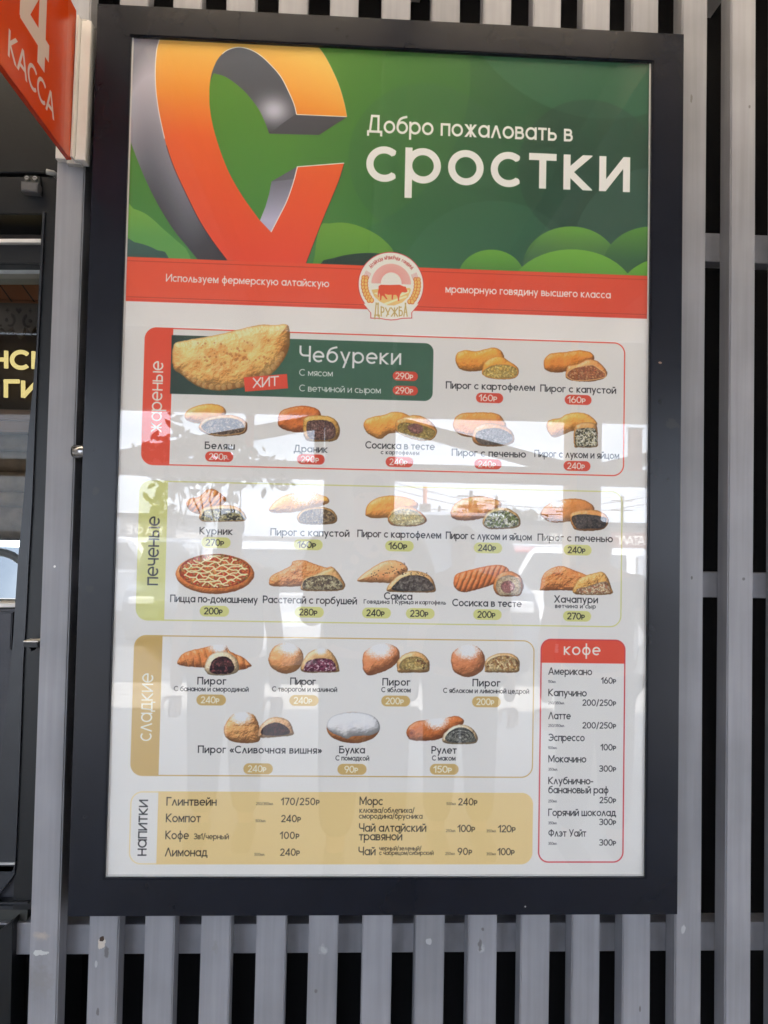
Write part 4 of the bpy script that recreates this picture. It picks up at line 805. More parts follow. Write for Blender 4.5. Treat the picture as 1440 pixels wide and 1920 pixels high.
bpy.data.objects.remove([o for o in bpy.data.objects if o.name.startswith('barrel') and o.parent is None][0])
obj('end_collar', tubem([(q0[0], .012, q0[2]), (q0[0]+.0035, .012, q0[2])], .0105, 28), M_dark, pin)
# ============================================================ the projecting till sign
SX = -.599
def atx(px, py, X=SX):
    d = FW*FPX+RT*(px-720)-UP*(py-960); return CAM_POS+d*(X-CAM_POS[0])/d[0]
sign = thing('till_sign', 'orange red projecting sign with white digit 4 and КАССА, seen edge on at top left', 'sign', (SX, -.02, 2.28))
S0, S1, SZ0, SZ1 = .012, .365, 2.286, 2.60
cs = Canvas(353, 314, 3, rgb(228, 74, 14))
def sgm(s, z): return (365-s*1000, (SZ1-z)*1000)
def heavy(cv, s, x0, yb, x1, hgt, wt, col):
    k = hgt/140; x = x0; gl = [glyph(c, wt) for c in s]; tot = sum(g[0] for g in gl)*k; gap = (x1-x0-tot)/max(1, len(gl)-1)
    for W, S in gl:
        for pts, lo, hi in S:
            sl, X, Y = cv.win(x-4, yb-hgt-8, x+W*k+6, yb+8); GX = (X-x)/k; GY = (yb-Y)/k
            d = seg_dist(GX, GY, pts, wt/2); d = np.maximum(d, np.maximum(GY-hi, lo-GY)); d = np.maximum(d, np.maximum(GX-W, -GX)) if lo > -900 else d
            cv.put(sl, cv.cov(d*k), col)
        x += W*k+gap
CREAM2 = rgb(236, 214, 202)
heavy(cs, 'КАССА', sgm(.278, 0)[0], sgm(0, 2.313)[1], sgm(.097, 0)[0], 42, 21, CREAM2)
heavy(cs, '4', sgm(.244, 0)[0], sgm(0, 2.369)[1], sgm(.088, 0)[0], 165, 25, CREAM2)
cs.rrect(*sgm(.052, 2.575), *sgm(.0, 2.2), 0, rgb(232, 108, 74), alpha=.55)  # lighter band at the wall end, a reflection put into the print
pm = picture('till sign print', cs, .25, .62)
sp = obj('sign_panel', boxm(SX-.009, -S1, SZ0, SX-.0005, -S0, SZ1-.03, bev=.0008), mat('orange acrylic', (.45, .035, .008), .25, noise=(6, .06)), sign)
me = sheet(-S1, SZ0+.0005, -S0, SZ1, 0, 'x', SX+.0001)
for v in me.vertices:
    if v.co.z > SZ1-.01: v.co.z = SZ1-.0305
for i, uvc in enumerate(me.uv_layers[0].data):
    if uvc.uv[1] > .5: uvc.uv = (uvc.uv[0], 1-.0305/(SZ1-SZ0))
obj('sign_print', me, pm, sign)
obj('mounting_plate', boxm(-.640, .018, 2.303, -.5855, .0335, 2.574, bev=.001), M_white, sign)
obj('edge_clamp', pxprism([(144, 27), (147.5, 28), (135.5, 293), (131.5, 293)], -.020, .003), M_white, sign)
obj('clamp_base', boxm(SX-.014, .0035, 2.2875, SX+.0125, .0175, 2.565), mat('grey clamp channel', (.42, .40, .38), .5), sign)
obj('side_lip', pxprism([(152.5, 38), (171, 38.5), (159, 300), (140.5, 299)], -.008, .0175, .0012), M_white, sign)
# ============================================================ kiosk front at the left
kio = thing('kiosk_front', 'dark steel kiosk front left of the slats, with a window onto timber and lit letters', 'kiosk', (-.8, .1, .1))
def kp(name, px, y0, y1, m, bev=0, par=kio): return obj(name, pxprism(px, y0, y1, bev), m, par)
L_ = -1300
kp('header_panel', [(L_, -90), (135, -90), (118, 324), (L_, 320)], .090, .2, M_dark, .002)
kp('header_panel', [(L_, 327), (118, 331), (114, 402), (L_, 398)], .093, .2, M_dark, .002)
kp('header_panel', [(L_, 457), (90, 459), (88, 496), (L_, 493)], .093, .2, M_dark, .002)
kp('slot_lining', [(L_, 396), (120, 400), (118, 462), (L_, 460)], .196, .21, mat('brown slot lining', (.03, .02, .016), .5, noise=(40, .6)))
kp('ledge_bar', [(L_, 446.5), (76, 447.5), (76, 454.5), (L_, 453)], .084, .12, M_white, .001)
kp('window_seal', [(L_, 494), (90, 497), (88, 505), (L_, 503)], .13, .2, M_rubber)
kp('window_trim', [(L_, 503), (88, 505), (88, 513), (L_, 511)], .122, .19, M_strip, .001)
kp('window_trim', [(L_, 1130), (60, 1131), (60, 1139), (L_, 1138)], .10, .17, M_white, .001)
kp('jamb_leaf', [(80, 396), (76, 470), (74, 512), (69, 635), (61, 735), (53, 810), (44, 940), (34, 1046), (28, 1137), (25, 1190), (16, 1300), (9, 1350), (3, 1414), (-12, 1500), (-20, 1700), (27, 1640), (30, 1590), (36, 1452), (43, 1250), (49, 1150), (53, 1067), (60, 942), (66, 790), (72, 640), (80, 480), (84, 396)], .074, .11, M_jamb)
kp('jamb_post', [(82, 396), (120, 396), (112, 700), (92, 1000), (84, 1300), (70, 1705), (24, 1705), (29, 1602), (35, 1452), (43, 1250), (49, 1150), (53, 1067), (60, 942), (66, 790), (72, 640), (80, 480)], .0795, .16, M_dark)
kp('lower_panel', [(L_, 1142), (34, 1142), (27, 1300), (14, 1500), (32, 1500), (27, 1690), (L_, 1690)], .0925, .2, M_panel, .001)
kp('inset_panel', [(L_, 1146), (23, 1148), (20, 1219), (L_, 1218)], .082, .093, M_panel, .002)
kp('pull_bar', [(L_, 1613), (28, 1618), (27, 1622), (L_, 1620)], .070, .09, M_alu, .001)
kp('pull_recess', [(L_, 1622), (27, 1624), (22, 1634), (L_, 1634)], .074, .0915, M_rubber)
kp('base_trim', [(L_, 1690), (52, 1692), (52, 1696), (L_, 1695)], .070, .1, M_jamb, .0006)
kp('base_trim', [(L_, 1697), (52, 1698), (51, 1706), (L_, 1706)], .080, .12, M_jamb, .0006)
kp('base_panel', [(L_, 1706), (52, 1706), (50, 1727), (L_, 1727)], .088, .14, M_olive)
obj('foot_panel', boxm(-2.6, .13, .125, -.66, .2, .80), M_dark, kio)
kp('corner_bracket', [(L_, 1744), (2, 1744), (24, 1727), (22, 1800), (18, 1990), (L_, 1990)], .060, .12, M_dark, .002)
kp('window_pane', [(L_, 508), (78, 510), (72, 700), (50, 950), (40, 1135), (L_, 1134)], .150, .154, M_glass2)
# things seen through the window
roomt = thing('timber_backdrop', 'orange timber header with carved fretwork valance and log wall seen through the kiosk window', 'timber wall', (-1.2, .6, .9))
kt = lambda name, px, y0, y1, m, bev=0: kp(name, px, y0, y1, m, bev, roomt)
kt('timber_header', [(-900, 458), (120, 474), (120, 571), (-900, 546)], .62, .72, M_wood, .01)
for k in range(4): kt('timber_seam', [(-64+k*42, 506), (-62+k*42, 506), (-18+k*42, 566), (-21+k*42, 566)], .6185, .6195, M_choc)
kt('dark_board', [(-900, 548), (120, 572), (120, 770), (-900, 746)], .66, .70, M_choc)
kt('stained_board', [(-900, 746), (120, 770), (120, 790), (-900, 768)], .60, .66, M_wood2, .004)
kt('stained_board', [(-900, 770), (120, 791), (120, 812), (-900, 790)], .602, .66, M_wood2, .004)
# fretwork: a pierced board
fx0, fx1 = -6, 100
bmf = bmesh.new()
def fpx(x, y): q = at(x, y, .60); return (q[0], q[2])
b = prism([fpx(*p) for p in [(-200, 562), (100, 570), (100, 612), (92, 622), (84, 614), (75, 614), (67, 612), (62, 618), (57, 626), (51, 615), (46, 611), (42, 628), (35, 634), (30, 627), (24, 612), (18, 618), (12, 625), (6, 615), (-2, 612), (-10, 634), (-20, 612), (-200, 620)]], .600, .612)
obj('fretwork_valance', b, M_lace, roomt)
def blob(pts, nm='fretwork_hole'): obj(nm, prism([fpx(*p) for p in pts], .5985, .5995), M_choc, roomt)
def curl(cx, cy, sx, s=1.0):
    o_ = [(cx+sx*(10*math.cos(a)), cy+13*math.sin(a)) for a in np.linspace(-1.4, 2.2, 12)]; i_ = [(cx+sx*(-1+6*math.cos(a)), cy+1+8*math.sin(a)) for a in np.linspace(2.0, -1.2, 10)]
    blob(o_+i_)
for c0 in (35,):
    curl(c0-15, 600, 1); curl(c0+17, 602, -1); curl(c0-36, 600, -1); curl(c0+40, 603, 1)
    blob([(c0-4, 577), (c0, 580), (c0+4, 578), (c0+6, 582), (c0+1, 589), (c0-5, 582)])
for c0, cy in ((14, 582), (57, 583)): blob([(c0-4, cy), (c0-1, cy-2), (c0, cy-6), (c0+1, cy-2), (c0+5, cy), (c0+1, cy+2), (c0, cy+5), (c0-1, cy+2)])
for c0, cy in ((13, 600), (57, 602)): blob([(c0+3.4*math.cos(a), cy+4*math.sin(a)) for a in np.linspace(0, 5.6, 9)])
for k, (ya, yb, r) in enumerate(((812, 846, .5), (846, 884, .5), (884, 922, .5), (922, 950, .5), (950, 1010, .5))):
    qa = at(0, ya, .8); qb = at(0, yb, .8); z = (qa[2]+qb[2])/2; rad = (qa[2]-qb[2])/2*1.02
    smoothen(obj('log', tubem([(-2.4, .8, z), (-1.5, .8+.004*k, z+.003), (-.70, .8, z)], rad, 22), M_log, roomt))
lt = thing('lit_letters', 'warm glowing letters НСК over ЬГИ on a dark board in the kiosk window', 'lettering', (-1.3, .62, 1.7))
def lit(ch, x0, x1, yb, yt, sh):
    W, S = glyph(ch, 18)
    for_b = bmesh.new()
    for pts, lo, hi in S:
        if lo > -900: pts = [(min(max(p[0], 8), W-8), min(max(p[1], 8), 132)) for p in pts]
        else: pts = [(p[0], min(max(p[1], 4), 136)) for p in pts]
        tube(for_b, [(lambda q: (q[0], .64, q[2]))(at(x0+p[0]/W*(x1-x0), yb+(yt-yb)*p[1]/140+sh*(x0+p[0]/W*(x1-x0)), .64)) for p in pts], .0058, 8)
    o = obj('letter', for_b, M_lit, lt); o['label'] = 'glowing letter '+ch; smoothen(o)
for ch, a, c in (('Н', -16, 14), ('С', 20, 54), ('К', 60, 92)): lit(ch, a, c, 691, 657, .02)
for ch, a, c in (('Ь', -28, 2), ('Г', 8, 36), ('И', 41, 72)): lit(ch, a, c, 746, 713, .0)
# kiosk room
kr = thing('kiosk_room', 'dark room of the kiosk behind its window, open at a bright far window', 'room', (-1.8, 1.5, .1))
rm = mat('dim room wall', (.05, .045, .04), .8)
wl0 = at(-60, 1012, 2.6); wl1 = at(62, 1124, 2.6)
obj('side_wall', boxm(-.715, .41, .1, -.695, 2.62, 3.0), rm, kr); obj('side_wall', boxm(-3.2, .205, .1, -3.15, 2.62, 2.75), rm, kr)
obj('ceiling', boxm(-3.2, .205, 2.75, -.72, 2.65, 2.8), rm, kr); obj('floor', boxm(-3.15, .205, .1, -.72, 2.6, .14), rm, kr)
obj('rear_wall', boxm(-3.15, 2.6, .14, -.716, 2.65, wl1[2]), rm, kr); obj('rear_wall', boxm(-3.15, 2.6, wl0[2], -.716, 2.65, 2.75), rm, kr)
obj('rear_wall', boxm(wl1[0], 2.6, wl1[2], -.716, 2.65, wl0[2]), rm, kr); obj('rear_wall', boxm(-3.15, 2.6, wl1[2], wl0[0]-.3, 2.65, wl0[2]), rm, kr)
arch = [(lambda q: Vector((q[0], 2.5, q[2])))(at(x, y, 2.5)) for x, y in ((-40, 1030), (-10, 1034), (10, 1037), (24, 1042), (36, 1050), (50, 1062))]
obj('window_pillar', smoothen(obj('tmp', tubem(arch, .02, 10), M_strip)).data, None, kr); bpy.data.objects.remove(bpy.data.objects['tmp'])  # grey arched pillar of the far window, shaped as a bent tube
# twin lamp unit, knob, bracket
sb = thing('junction_box', 'small dark box with two pale screws on the kiosk header near the orange sign', 'junction box', tuple(at(56, 345, .07)))
obj('box_body', pxprism([(39, 339), (71, 342), (70, 360), (39, 357)], .068, .089, .002), mat('grey box plastic', (.09, .09, .095), .5), sb)
obj('back_plate', pxprism([(46, 329), (74, 331), (74, 346), (46, 344)], .082, .0905), M_olive, sb)
for x, y in ((51, 334), (66, 334.5)):
    q = at(x, y, .078); obj('screw', tubem([(q[0], .0755, q[2]), (q[0], .083, q[2])], .0042, 14), M_alu, sb)
    obj('screw_slot', boxm(q[0]-.0025, .0750, q[2]-.0006, q[0]+.0025, .0756, q[2]+.0006), M_rubber, sb)
q = at(93, 322, .07); kn = obj('stop_knob', tubem([(q[0]-.006, .070, q[2]), (q[0]+.004, .078, q[2]+.001), (q[0]+.008, .092, q[2])], .0052, 14), M_strip); smoothen(kn)
tag(kn, 'tiny grey round stop on the kiosk header beside the leftmost slat', 'knob')
sb = thing('shelf_bracket', 'small chipped steel bracket at the left edge of the leftmost slat', 'bracket', tuple(at(60, 1210, .05)))
obj('bracket_arm', pxprism([(44, 1204), (46, 1203), (71, 1203), (71, 1214), (46, 1214), (43, 1212)], .045, .078, .0012), M_dark, sb)
obj('bracket_lip', pxprism([(43, 1201.8), (48, 1202.2), (71, 1202.2), (71, 1204), (44, 1204)], .042, .078), M_white, sb)
q = at(56, 1218, .05); obj('bracket_screw', tubem([(q[0], .045, q[2]), (q[0], .07, q[2])], .004, 10), M_dark, sb)
# ============================================================ the terrace canopy over the viewer (mirrored in the glass)
D = 3.3
can = thing('terrace_canopy', 'timber terrace canopy over the pavement, mirrored in the glass of the menu board', 'canopy', (0, -1.6, .12))
zb = mir(668, 778, D).z; zl1 = mir(560, 866, D).z; zl0 = mir(560, 898, D).z
obj('roof_slab', boxm(-9, -D-.55, 3.02, 9, -.66, 3.14), M_ceil, can); obj('roof_slab', boxm(-9, -.02, 3.02, 9, 2.8, 3.14), M_ceil, can)
opal = bpy.data.materials.new('added opal light sheet'); opal.use_nodes = True; N_ = opal.node_tree.nodes; N_.clear(); q_ = N_.new('ShaderNodeBsdfTranslucent'); q_.inputs[0].default_value = (.62, .56, .47, 1); o_ = N_.new('ShaderNodeOutputMaterial'); opal.node_tree.links.new(q_.outputs[0], o_.inputs[0])
obj('added_light_strip', boxm(-4, -.66, 3.05, 4, -.02, 3.06), opal, can)  # unseen translucent strip, added to brighten the upper part of the wall
for sx in (-1, 1):
    for k in range(16): obj('light_block_board', boxm(sx*4.02-.012, -D+.12+k*.2, .14, sx*4.02+.012, -D+.12+k*.2+.19, 2.85), M_beam, can)  # unseen boards added to block side light and darken the slat sides
for i in range(15):
    x = -4.9+i*.7; bmr = boxm(x, -D-.5, 2.86, x+.07, .32, 3.019); obj('rafter', bmr, M_beam, can)
obj('eave_beam', boxm(-9, -D-.08, zb, 9, -D+.04, 2.86, bev=.004), M_beam, can)
obj('tie_beam', boxm(-9, -D-.05, zl0, 9, -D+.05, zl1, bev=.004), M_beam, can)
def post(xa, xb, d=D):
    a = mir(xa, 1000, d).x; c = mir(xb, 1000, d).x; return a, c
for k, (xa, xb) in enumerate(((606, 728), (1075, 1117))):
    a, c = post(xa, xb); obj('post', boxm(a, -D-.12, .12, c, -D+.0999, 2.86, bev=.006), M_beam, can)
    obj('post_sunlit_edge', boxm(c, -D-.1, .12, c+.03, -D+.06, 2.855) if k == 0 else boxm(a-.04, -D-.1, .12, a, -D+.06, 2.855), M_white if k == 0 else M_sunedge, can)  # sunlit post edges put into the strip colours, white and orange
for x in (-3.4, -5.4, 3.6, 5.6): obj('post', boxm(x, -D-.12, .12, x+.16, -D+.0999, 2.86, bev=.006), M_beam, can)
def brace(p, q, th=.085):
    a, c = mir(*p, D), mir(*q, D); n_ = Vector((-(c-a).z, 0, (c-a).x)).normalized()*th/2
    obj('brace', prism([((a+n_).x, (a+n_).z), ((c+n_).x, (c+n_).z), ((c-n_).x, (c-n_).z), ((a-n_).x, (a-n_).z)], -D-.03, -D+.03), M_beam, can)
brace((612, 788), (225, 858)); brace((725, 790), (1078, 884)); brace((1112, 884), (1260, 850))
# ============================================================ what the glass mirrors from the car park
def hang(px0, px1, y0, y1, d, col, label):
    a = mir(px0, y0, d); c = mir(px1, y1, d); t = thing('banner', label, 'banner', (a.x, -d, a.z))
    obj('cloth', boxm(a.x, -d-.006, c.z, c.x, -d+.006, a.z), mat('banner cloth', col, .7, noise=(9, .1)), t)
    obj('rod', tubem([(a.x-.01, -d, a.z+.006), (c.x+.01, -d, a.z+.006)], .006, 8), M_alu, t)
hang(461, 475, 779, 853, 3.05, (.62, .07, .045), 'narrow red banner hung from the eave left of the wide post')
hang(590, 607, 801, 868, 3.05, (.10, .14, .13), 'narrow dark green banner hung beside the wide post')
hang(1178, 1203, 805, 884, 3.05, (.62, .07, .045), 'red banner hung at the right end of the eave')
# pot plant with hanging stems
leafm = mat('leaf green', (.07, .12, .035), .5, noise=(30, .4)); leafm.node_tree.nodes['Principled BSDF'].inputs['Subsurface Weight'].default_value = 0
pl = thing('hanging_plant', 'leafy plant trailing from a box under the eave, mirrored at the left of the glass', 'plant', tuple(mir(340, 880, 2.9)))
rr = random.Random(5)
def leafs(b, c, n_, sx, sz, size):
    for i in range(n_):
        p = c+Vector((rr.gauss(0, sx), rr.gauss(0, .06), rr.gauss(0, sz))); s = size*rr.uniform(.6, 1.3); a = rr.uniform(0, 6.28); t = rr.uniform(-.6, .6)
        u = Vector((math.cos(a), t*.5, math.sin(a))).normalized(); w = u.cross(Vector((.3, 1, .1))).normalized()
        v = [b.verts.new(q) for q in (p-u*s, p-u*s*.3+w*s*.42, p+u*s*.35+w*s*.36, p+u*s, p+u*s*.35-w*s*.36, p-u*s*.3-w*s*.42)]
        b.faces.new(v)
bl = bmesh.new()
for (x, y, n_, sx, sz) in ((300, 845, 40, .06, .05), (330, 800, 16, .03, .06), (350, 850, 60, .09, .04), (400, 845, 60, .1, .035), (440, 850, 40, .08, .04), (500, 868, 26, .08, .025), (310, 900, 36, .06, .04), (350, 905, 40, .07, .04), (400, 900, 36, .08, .03), (450, 903, 24, .08, .02), (295, 920, 14, .02, .05), (302, 950, 10, .02, .04), (430, 930, 8, .05, .03), (535, 905, 12, .05, .015)):
    leafs(bl, mir(x, y, 2.9), n_, sx, sz, .032)
lf = obj('foliage', bl, leafm, pl); lf['kind'] = 'stuff'
bs = bmesh.new()
for i in range(12):
    x = 300+i*14+rr.uniform(-5, 5); tube(bs, [mir(x, 900, 2.88), mir(x+rr.uniform(-8, 8), 935, 2.88), mir(x+rr.uniform(-22, 22), 985, 2.88)], .004, 5)
obj('stem', bs, leafm, pl)
a = mir(280, 868, 2.9); c = mir(470, 900, 2.9); obj('planter', boxm(a.x, -2.99, c.z, c.x, -2.81, a.z, bev=.006), M_beam, pl)
# cars
tyre = mat('tyre rubber', (.012, .012, .012), .8); rim = mat('wheel alloy', (.4, .4, .42), .3, metal=1); cg = mat('car glass', (.02, .025, .03), .05, spec=.8)
lampm = mat('headlamp', (.7, .72, .75), .15, spec=.8); redl = mat('tail lamp', (.4, .02, .02), .2)
def car(x, y, rot, paint, label, hgt=1.5, L=4.4, van=False):
    t = thing('parked_car', label, 'car', (0, 0, 0), 'cars in the car park')
    W = 1.78; s = hgt/1.5
    def loft(prof, wf, nm, m):
        b = bmesh.new(); n_ = len(prof); rows = []
        for k in (-1, -.93, -.6, 0, .6, .93, 1):
            rows.append([b.verts.new((px_, k*wf(pz)*W/2, pz*(1 if abs(k) < .97 else .985))) for px_, pz in prof])
        for u, v in zip(rows, rows[1:]):
            for i in range(n_): b.faces.new((u[i-1], u[i], v[i], v[i-1]))
        b.faces.new(rows[0]); b.faces.new(rows[-1][::-1]); o = obj(nm, b, m, t); return o
    low = [(-L/2, .38), (-L/2+.03, .72*s), (-L/2+.12, .86*s), (-L/2+.5, .92*s), (L/2-1.25, .90*s), (L/2-.35, .76*s), (L/2-.06, .64*s), (L/2, .42), (L/2-.08, .24), (L/2-.35, .2), (-L/2+.4, .2), (-L/2+.05, .26)]
    loft(low, lambda z: 1-.05*abs(z-.6), 'body', paint)
    r0, r1 = (-L/2+.15, L/2-1.15)
    top = [(r0+.05, .88*s), (r0+(.1 if van else .45), hgt-.07), (r0+(.3 if van else .85), hgt), (r1-(.5 if van else 1.0), hgt-.01), (r1-(.2 if van else .75), hgt-.06), (r1+.05, .88*s)]
    loft(top, lambda z: .97-.22*max(0, z/s-.85), 'cabin', paint)
    for sy in (-1, 1):
        pts = [(r0+.28, .94*s), (r0+.56, hgt-.12), (r1-.95, hgt-.1), (r1-.22, .94*s)]
        bw = bmesh.new(); vs = [bw.verts.new((px_, sy*((.97-.22*max(0, pz/s-.85))*W/2+.012), pz)) for px_, pz in pts]; bw.faces.new(vs if sy < 0 else vs[::-1]); obj('side_window', bw, cg, t)
    def screen(xa, za, xb, zb_, off, nm):
        bw = bmesh.new(); wa = (.97-.22*max(0, za/s-.85))*W/2*.9; wb = (.97-.22*max(0, zb_/s-.85))*W/2*.86
        vs = [bw.verts.new(p) for p in ((xa+off, -wa, za), (xa+off, wa, za), (xb+off, wb, zb_), (xb+off, -wb, zb_))]; bw.faces.new(vs); obj(nm, bw, cg, t)
    screen(r1-.02, .93*s, r1-(.24 if van else .72), hgt-.09, .03, 'windscreen'); screen(r0+.09, .98*s, r0+(.16 if van else .44), hgt-.12, -.03, 'rear_window')
    for wx in (-L/2+.82, L/2-.85):
        for sy in (-1, 1):
            w_ = obj('wheel', tubem([(wx, sy*(W/2-.2), .32), (wx, sy*(W/2+.005), .32)], .32, 20), tyre, t); obj('rim', tubem([(wx, sy*(W/2-.02), .32), (wx, sy*(W/2+.014), .32)], .2, 16), rim, w_)
    for sy in (-1, 1):
        y_ = sy*W*.36; obj('headlight', boxm(L/2-.14, y_-.17, .60*s, L/2-.015, y_+.17, .70*s, bev=.02), lampm, t); obj('tail_light', boxm(-L/2-.02, y_-.14, .68*s, -L/2+.1, y_+.14, .80*s, bev=.02), redl, t)
    obj('front_grille', boxm(L/2-.04, -.4, .36, L/2+.012, .4, .52, bev=.01), tyre, t)
    t.location = (x, y, 0); t.rotation_euler = (0, 0, rot); return t
pw = mat('white car paint', (.72, .73, .74), .25, coat=1); pd = mat('dark blue car paint', (.03, .04, .06), .25, coat=1); ps = mat('silver car paint', (.42, .43, .45), .25, coat=1)
k = mir(480, 1100, 8.5); car(k.x, -8.6, math.radians(70), ps, 'silver car parked nearest the pavement at left of the mirrored view')
k = mir(835, 1100, 9.0); car(k.x, -9.4, math.radians(92), pd, 'dark blue van with a tall windscreen, middle of the mirrored view', hgt=1.95, L=4.9, van=True)
k = mir(1110, 1100, 8.6); car(k.x+.2, -9.6, math.radians(118), pw, 'white car with sloping bonnet at right of the mirrored view')
k = mir(270, 1060, 12); car(k.x, -13, math.radians(40), pw, 'white car farther off at far left of the mirrored view')
k = mir(1010, 1060, 16); car(k.x, -17, math.radians(160), ps, 'silver car farther off behind the white car in the mirrored view')
k = mir(640, 1100, 9); car(k.x, -9.6, math.radians(88), pw, 'white car parked between the silver car and the dark van in the mirrored view')
k = mir(965, 1100, 9); car(k.x, -10.2, math.radians(96), mat('red car paint', (.35, .03, .03), .25, coat=1), 'dark red car parked right of the dark van in the mirrored view')
k = mir(350, 1080, 11); car(k.x, -11.5, math.radians(80), pd, 'dark blue car behind the silver car in the mirrored view')
car(-3.4, 7.2, math.radians(-100), pw, 'white car seen through the far window of the kiosk')
# poles and far things
pole = mat('pole timber', (.10, .085, .075), .8)
def utility(px, top, d, label, bars=2, r=.15):
    a = mir(px, top, d); t = thing('utility_pole', label, 'utility pole', (a.x, -d, 0), 'utility poles across the car park')
    obj('pole_shaft', tubem([(a.x, -d, 0), (a.x+.04, -d, a.z)], r, 8, r*.7), pole, t)
    for i in range(bars): obj('crossarm', boxm(a.x-.7, -d-.04, a.z-.35-i*.6, a.x+.7, -d+.04, a.z-.27-i*.6), pole, t)
for px, top, d, lb in ((882, 920, 40, 'utility pole with ringed top, second from the van'), (890, 938, 44, 'thin utility pole close beside the ringed one'), (930, 930, 46, 'utility pole with wide crossarms at mid view'), (748, 962, 60, 'low twin utility pole at the left of the mirrored sky'), (823, 948, 55, 'short utility pole right of the lattice mast'), (1065, 930, 42, 'leaning utility pole beside the narrow post'), (1166, 930, 46, 'utility pole at the far right of the mirrored view')): utility(px, top, d, lb)
a = mir(797, 912, 16); t = thing('lamp_mast', 'orange topped mast standing right of the wide post in the mirrored view', 'mast', (a.x, -16, 0))
obj('mast_shaft', tubem([(a.x, -16, 0), (a.x, -16, a.z)], .05, 8), mat('mast orange', (.6, .16, .05), .5), t); obj('mast_box', boxm(a.x-.12, -16.1, a.z-.9, a.x+.14, -15.9, a.z-.4, bev=.02), pole, t)
wire = bmesh.new()
for zo in (0, .4):
    pa, pb = mir(728, 915, 42)+Vector((0, 0, zo)), mir(1260, 936, 42)+Vector((0, 0, zo)); tube(wire, [pa.lerp(pb, i/10)-Vector((0, 0, 1.2*math.sin(math.pi*i/10))) for i in range(11)], .03, 4)
tag(obj('power_line', wire, pole), 'pair of sagging power lines across the mirrored sky', 'power line')
crown = mat('tree foliage', (.05, .075, .03), .7, noise=(.8, .4))
tr = bmesh.new()
for i in range(26):
    px = 830+i*9+rr.uniform(-4, 4) if i < 20 else 250+i*3; c = mir(px, rr.uniform(985, 1000) if i > 5 else rr.uniform(992, 1004), 75)
    for k in range(200):
        v = Vector((rr.gauss(0, 1), rr.gauss(0, .8), rr.gauss(0, 1))).normalized()*rr.uniform(.5, 1); p = c+Vector((v.x*1.6, v.y*1.4, v.z*2.1)); s = rr.uniform(.15, .4)
        u = Vector((rr.uniform(-1, 1), rr.uniform(-1, 1), rr.uniform(-1, 1))).normalized(); w = u.orthogonal().normalized(); tr.faces.new([tr.verts.new(p+q*s) for q in (u, w, -u)])
tag(obj('tree_line', tr, crown), 'far line of trees beyond the car park', 'trees', kind='stuff')
def shop(x0, x1, y0, y1, d, sgn, txt, label, wallc):
    a = mir(x0, y0, d); c = mir(x1, y1, d); t = thing('shop_building', label, 'building', (a.x, -d, 0))
    obj('wall', boxm(a.x, -d-6, 0, c.x, -d, a.z), mat('shop wall', wallc, .8), t)
    obj('roof', boxm(a.x-.3, -d-6.2, a.z, c.x+.3, -d+.5, a.z+.18), M_dark, t)
    hgt = .62; wd_ = (c.x-a.x)*.8; cs_ = Canvas(wd_*100, hgt*100, 2, rgb(*sgn)); heavy(cs_, txt, wd_*12, hgt*100*.78, wd_*88, hgt*58, 22, rgb(240, 236, 228))
    me = bpy.data.meshes.new('sign'); xm = (a.x+c.x)/2     # faces the viewer, so u runs towards -x
    z0_ = a.z-hgt-.2; me.from_pydata([(xm+wd_/2, -d+.52, z0_), (xm-wd_/2, -d+.52, z0_), (xm-wd_/2, -d+.52, z0_+hgt), (xm+wd_/2, -d+.52, z0_+hgt)], [], [(0, 1, 2, 3)]); uv = me.uv_layers.new(name='UVMap')
    for i, q in enumerate(((0, 0), (1, 0), (1, 1), (0, 1))): uv.data[i].uv = q
    obj('fascia_sign', me, picture('shop sign', cs_, .5), t)
    n_ = 5
    for i in range(n_): xx = a.x+(c.x-a.x)*(i+.18)/n_; obj('shop_window', boxm(xx, -d-.02, .5, xx+(c.x-a.x)*.64/n_, -d+.03, max(1.2, a.z-1.1)), cg, t)
shop(990, 1112, 985, 1030, 30, (90, 86, 84), 'СУВЕНИРЫ', 'low grey souvenir shop across the car park', (.4, .38, .36))
shop(1124, 1230, 988, 1030, 28, (120, 62, 46), 'КАТАЛОГ', 'low shop with an orange fascia across the car park', (.45, .42, .4))
shop(225, 330, 970, 1030, 30, (120, 118, 116), 'КАФЕ', 'pale low shop at the left across the car park', (.5, .48, .46))
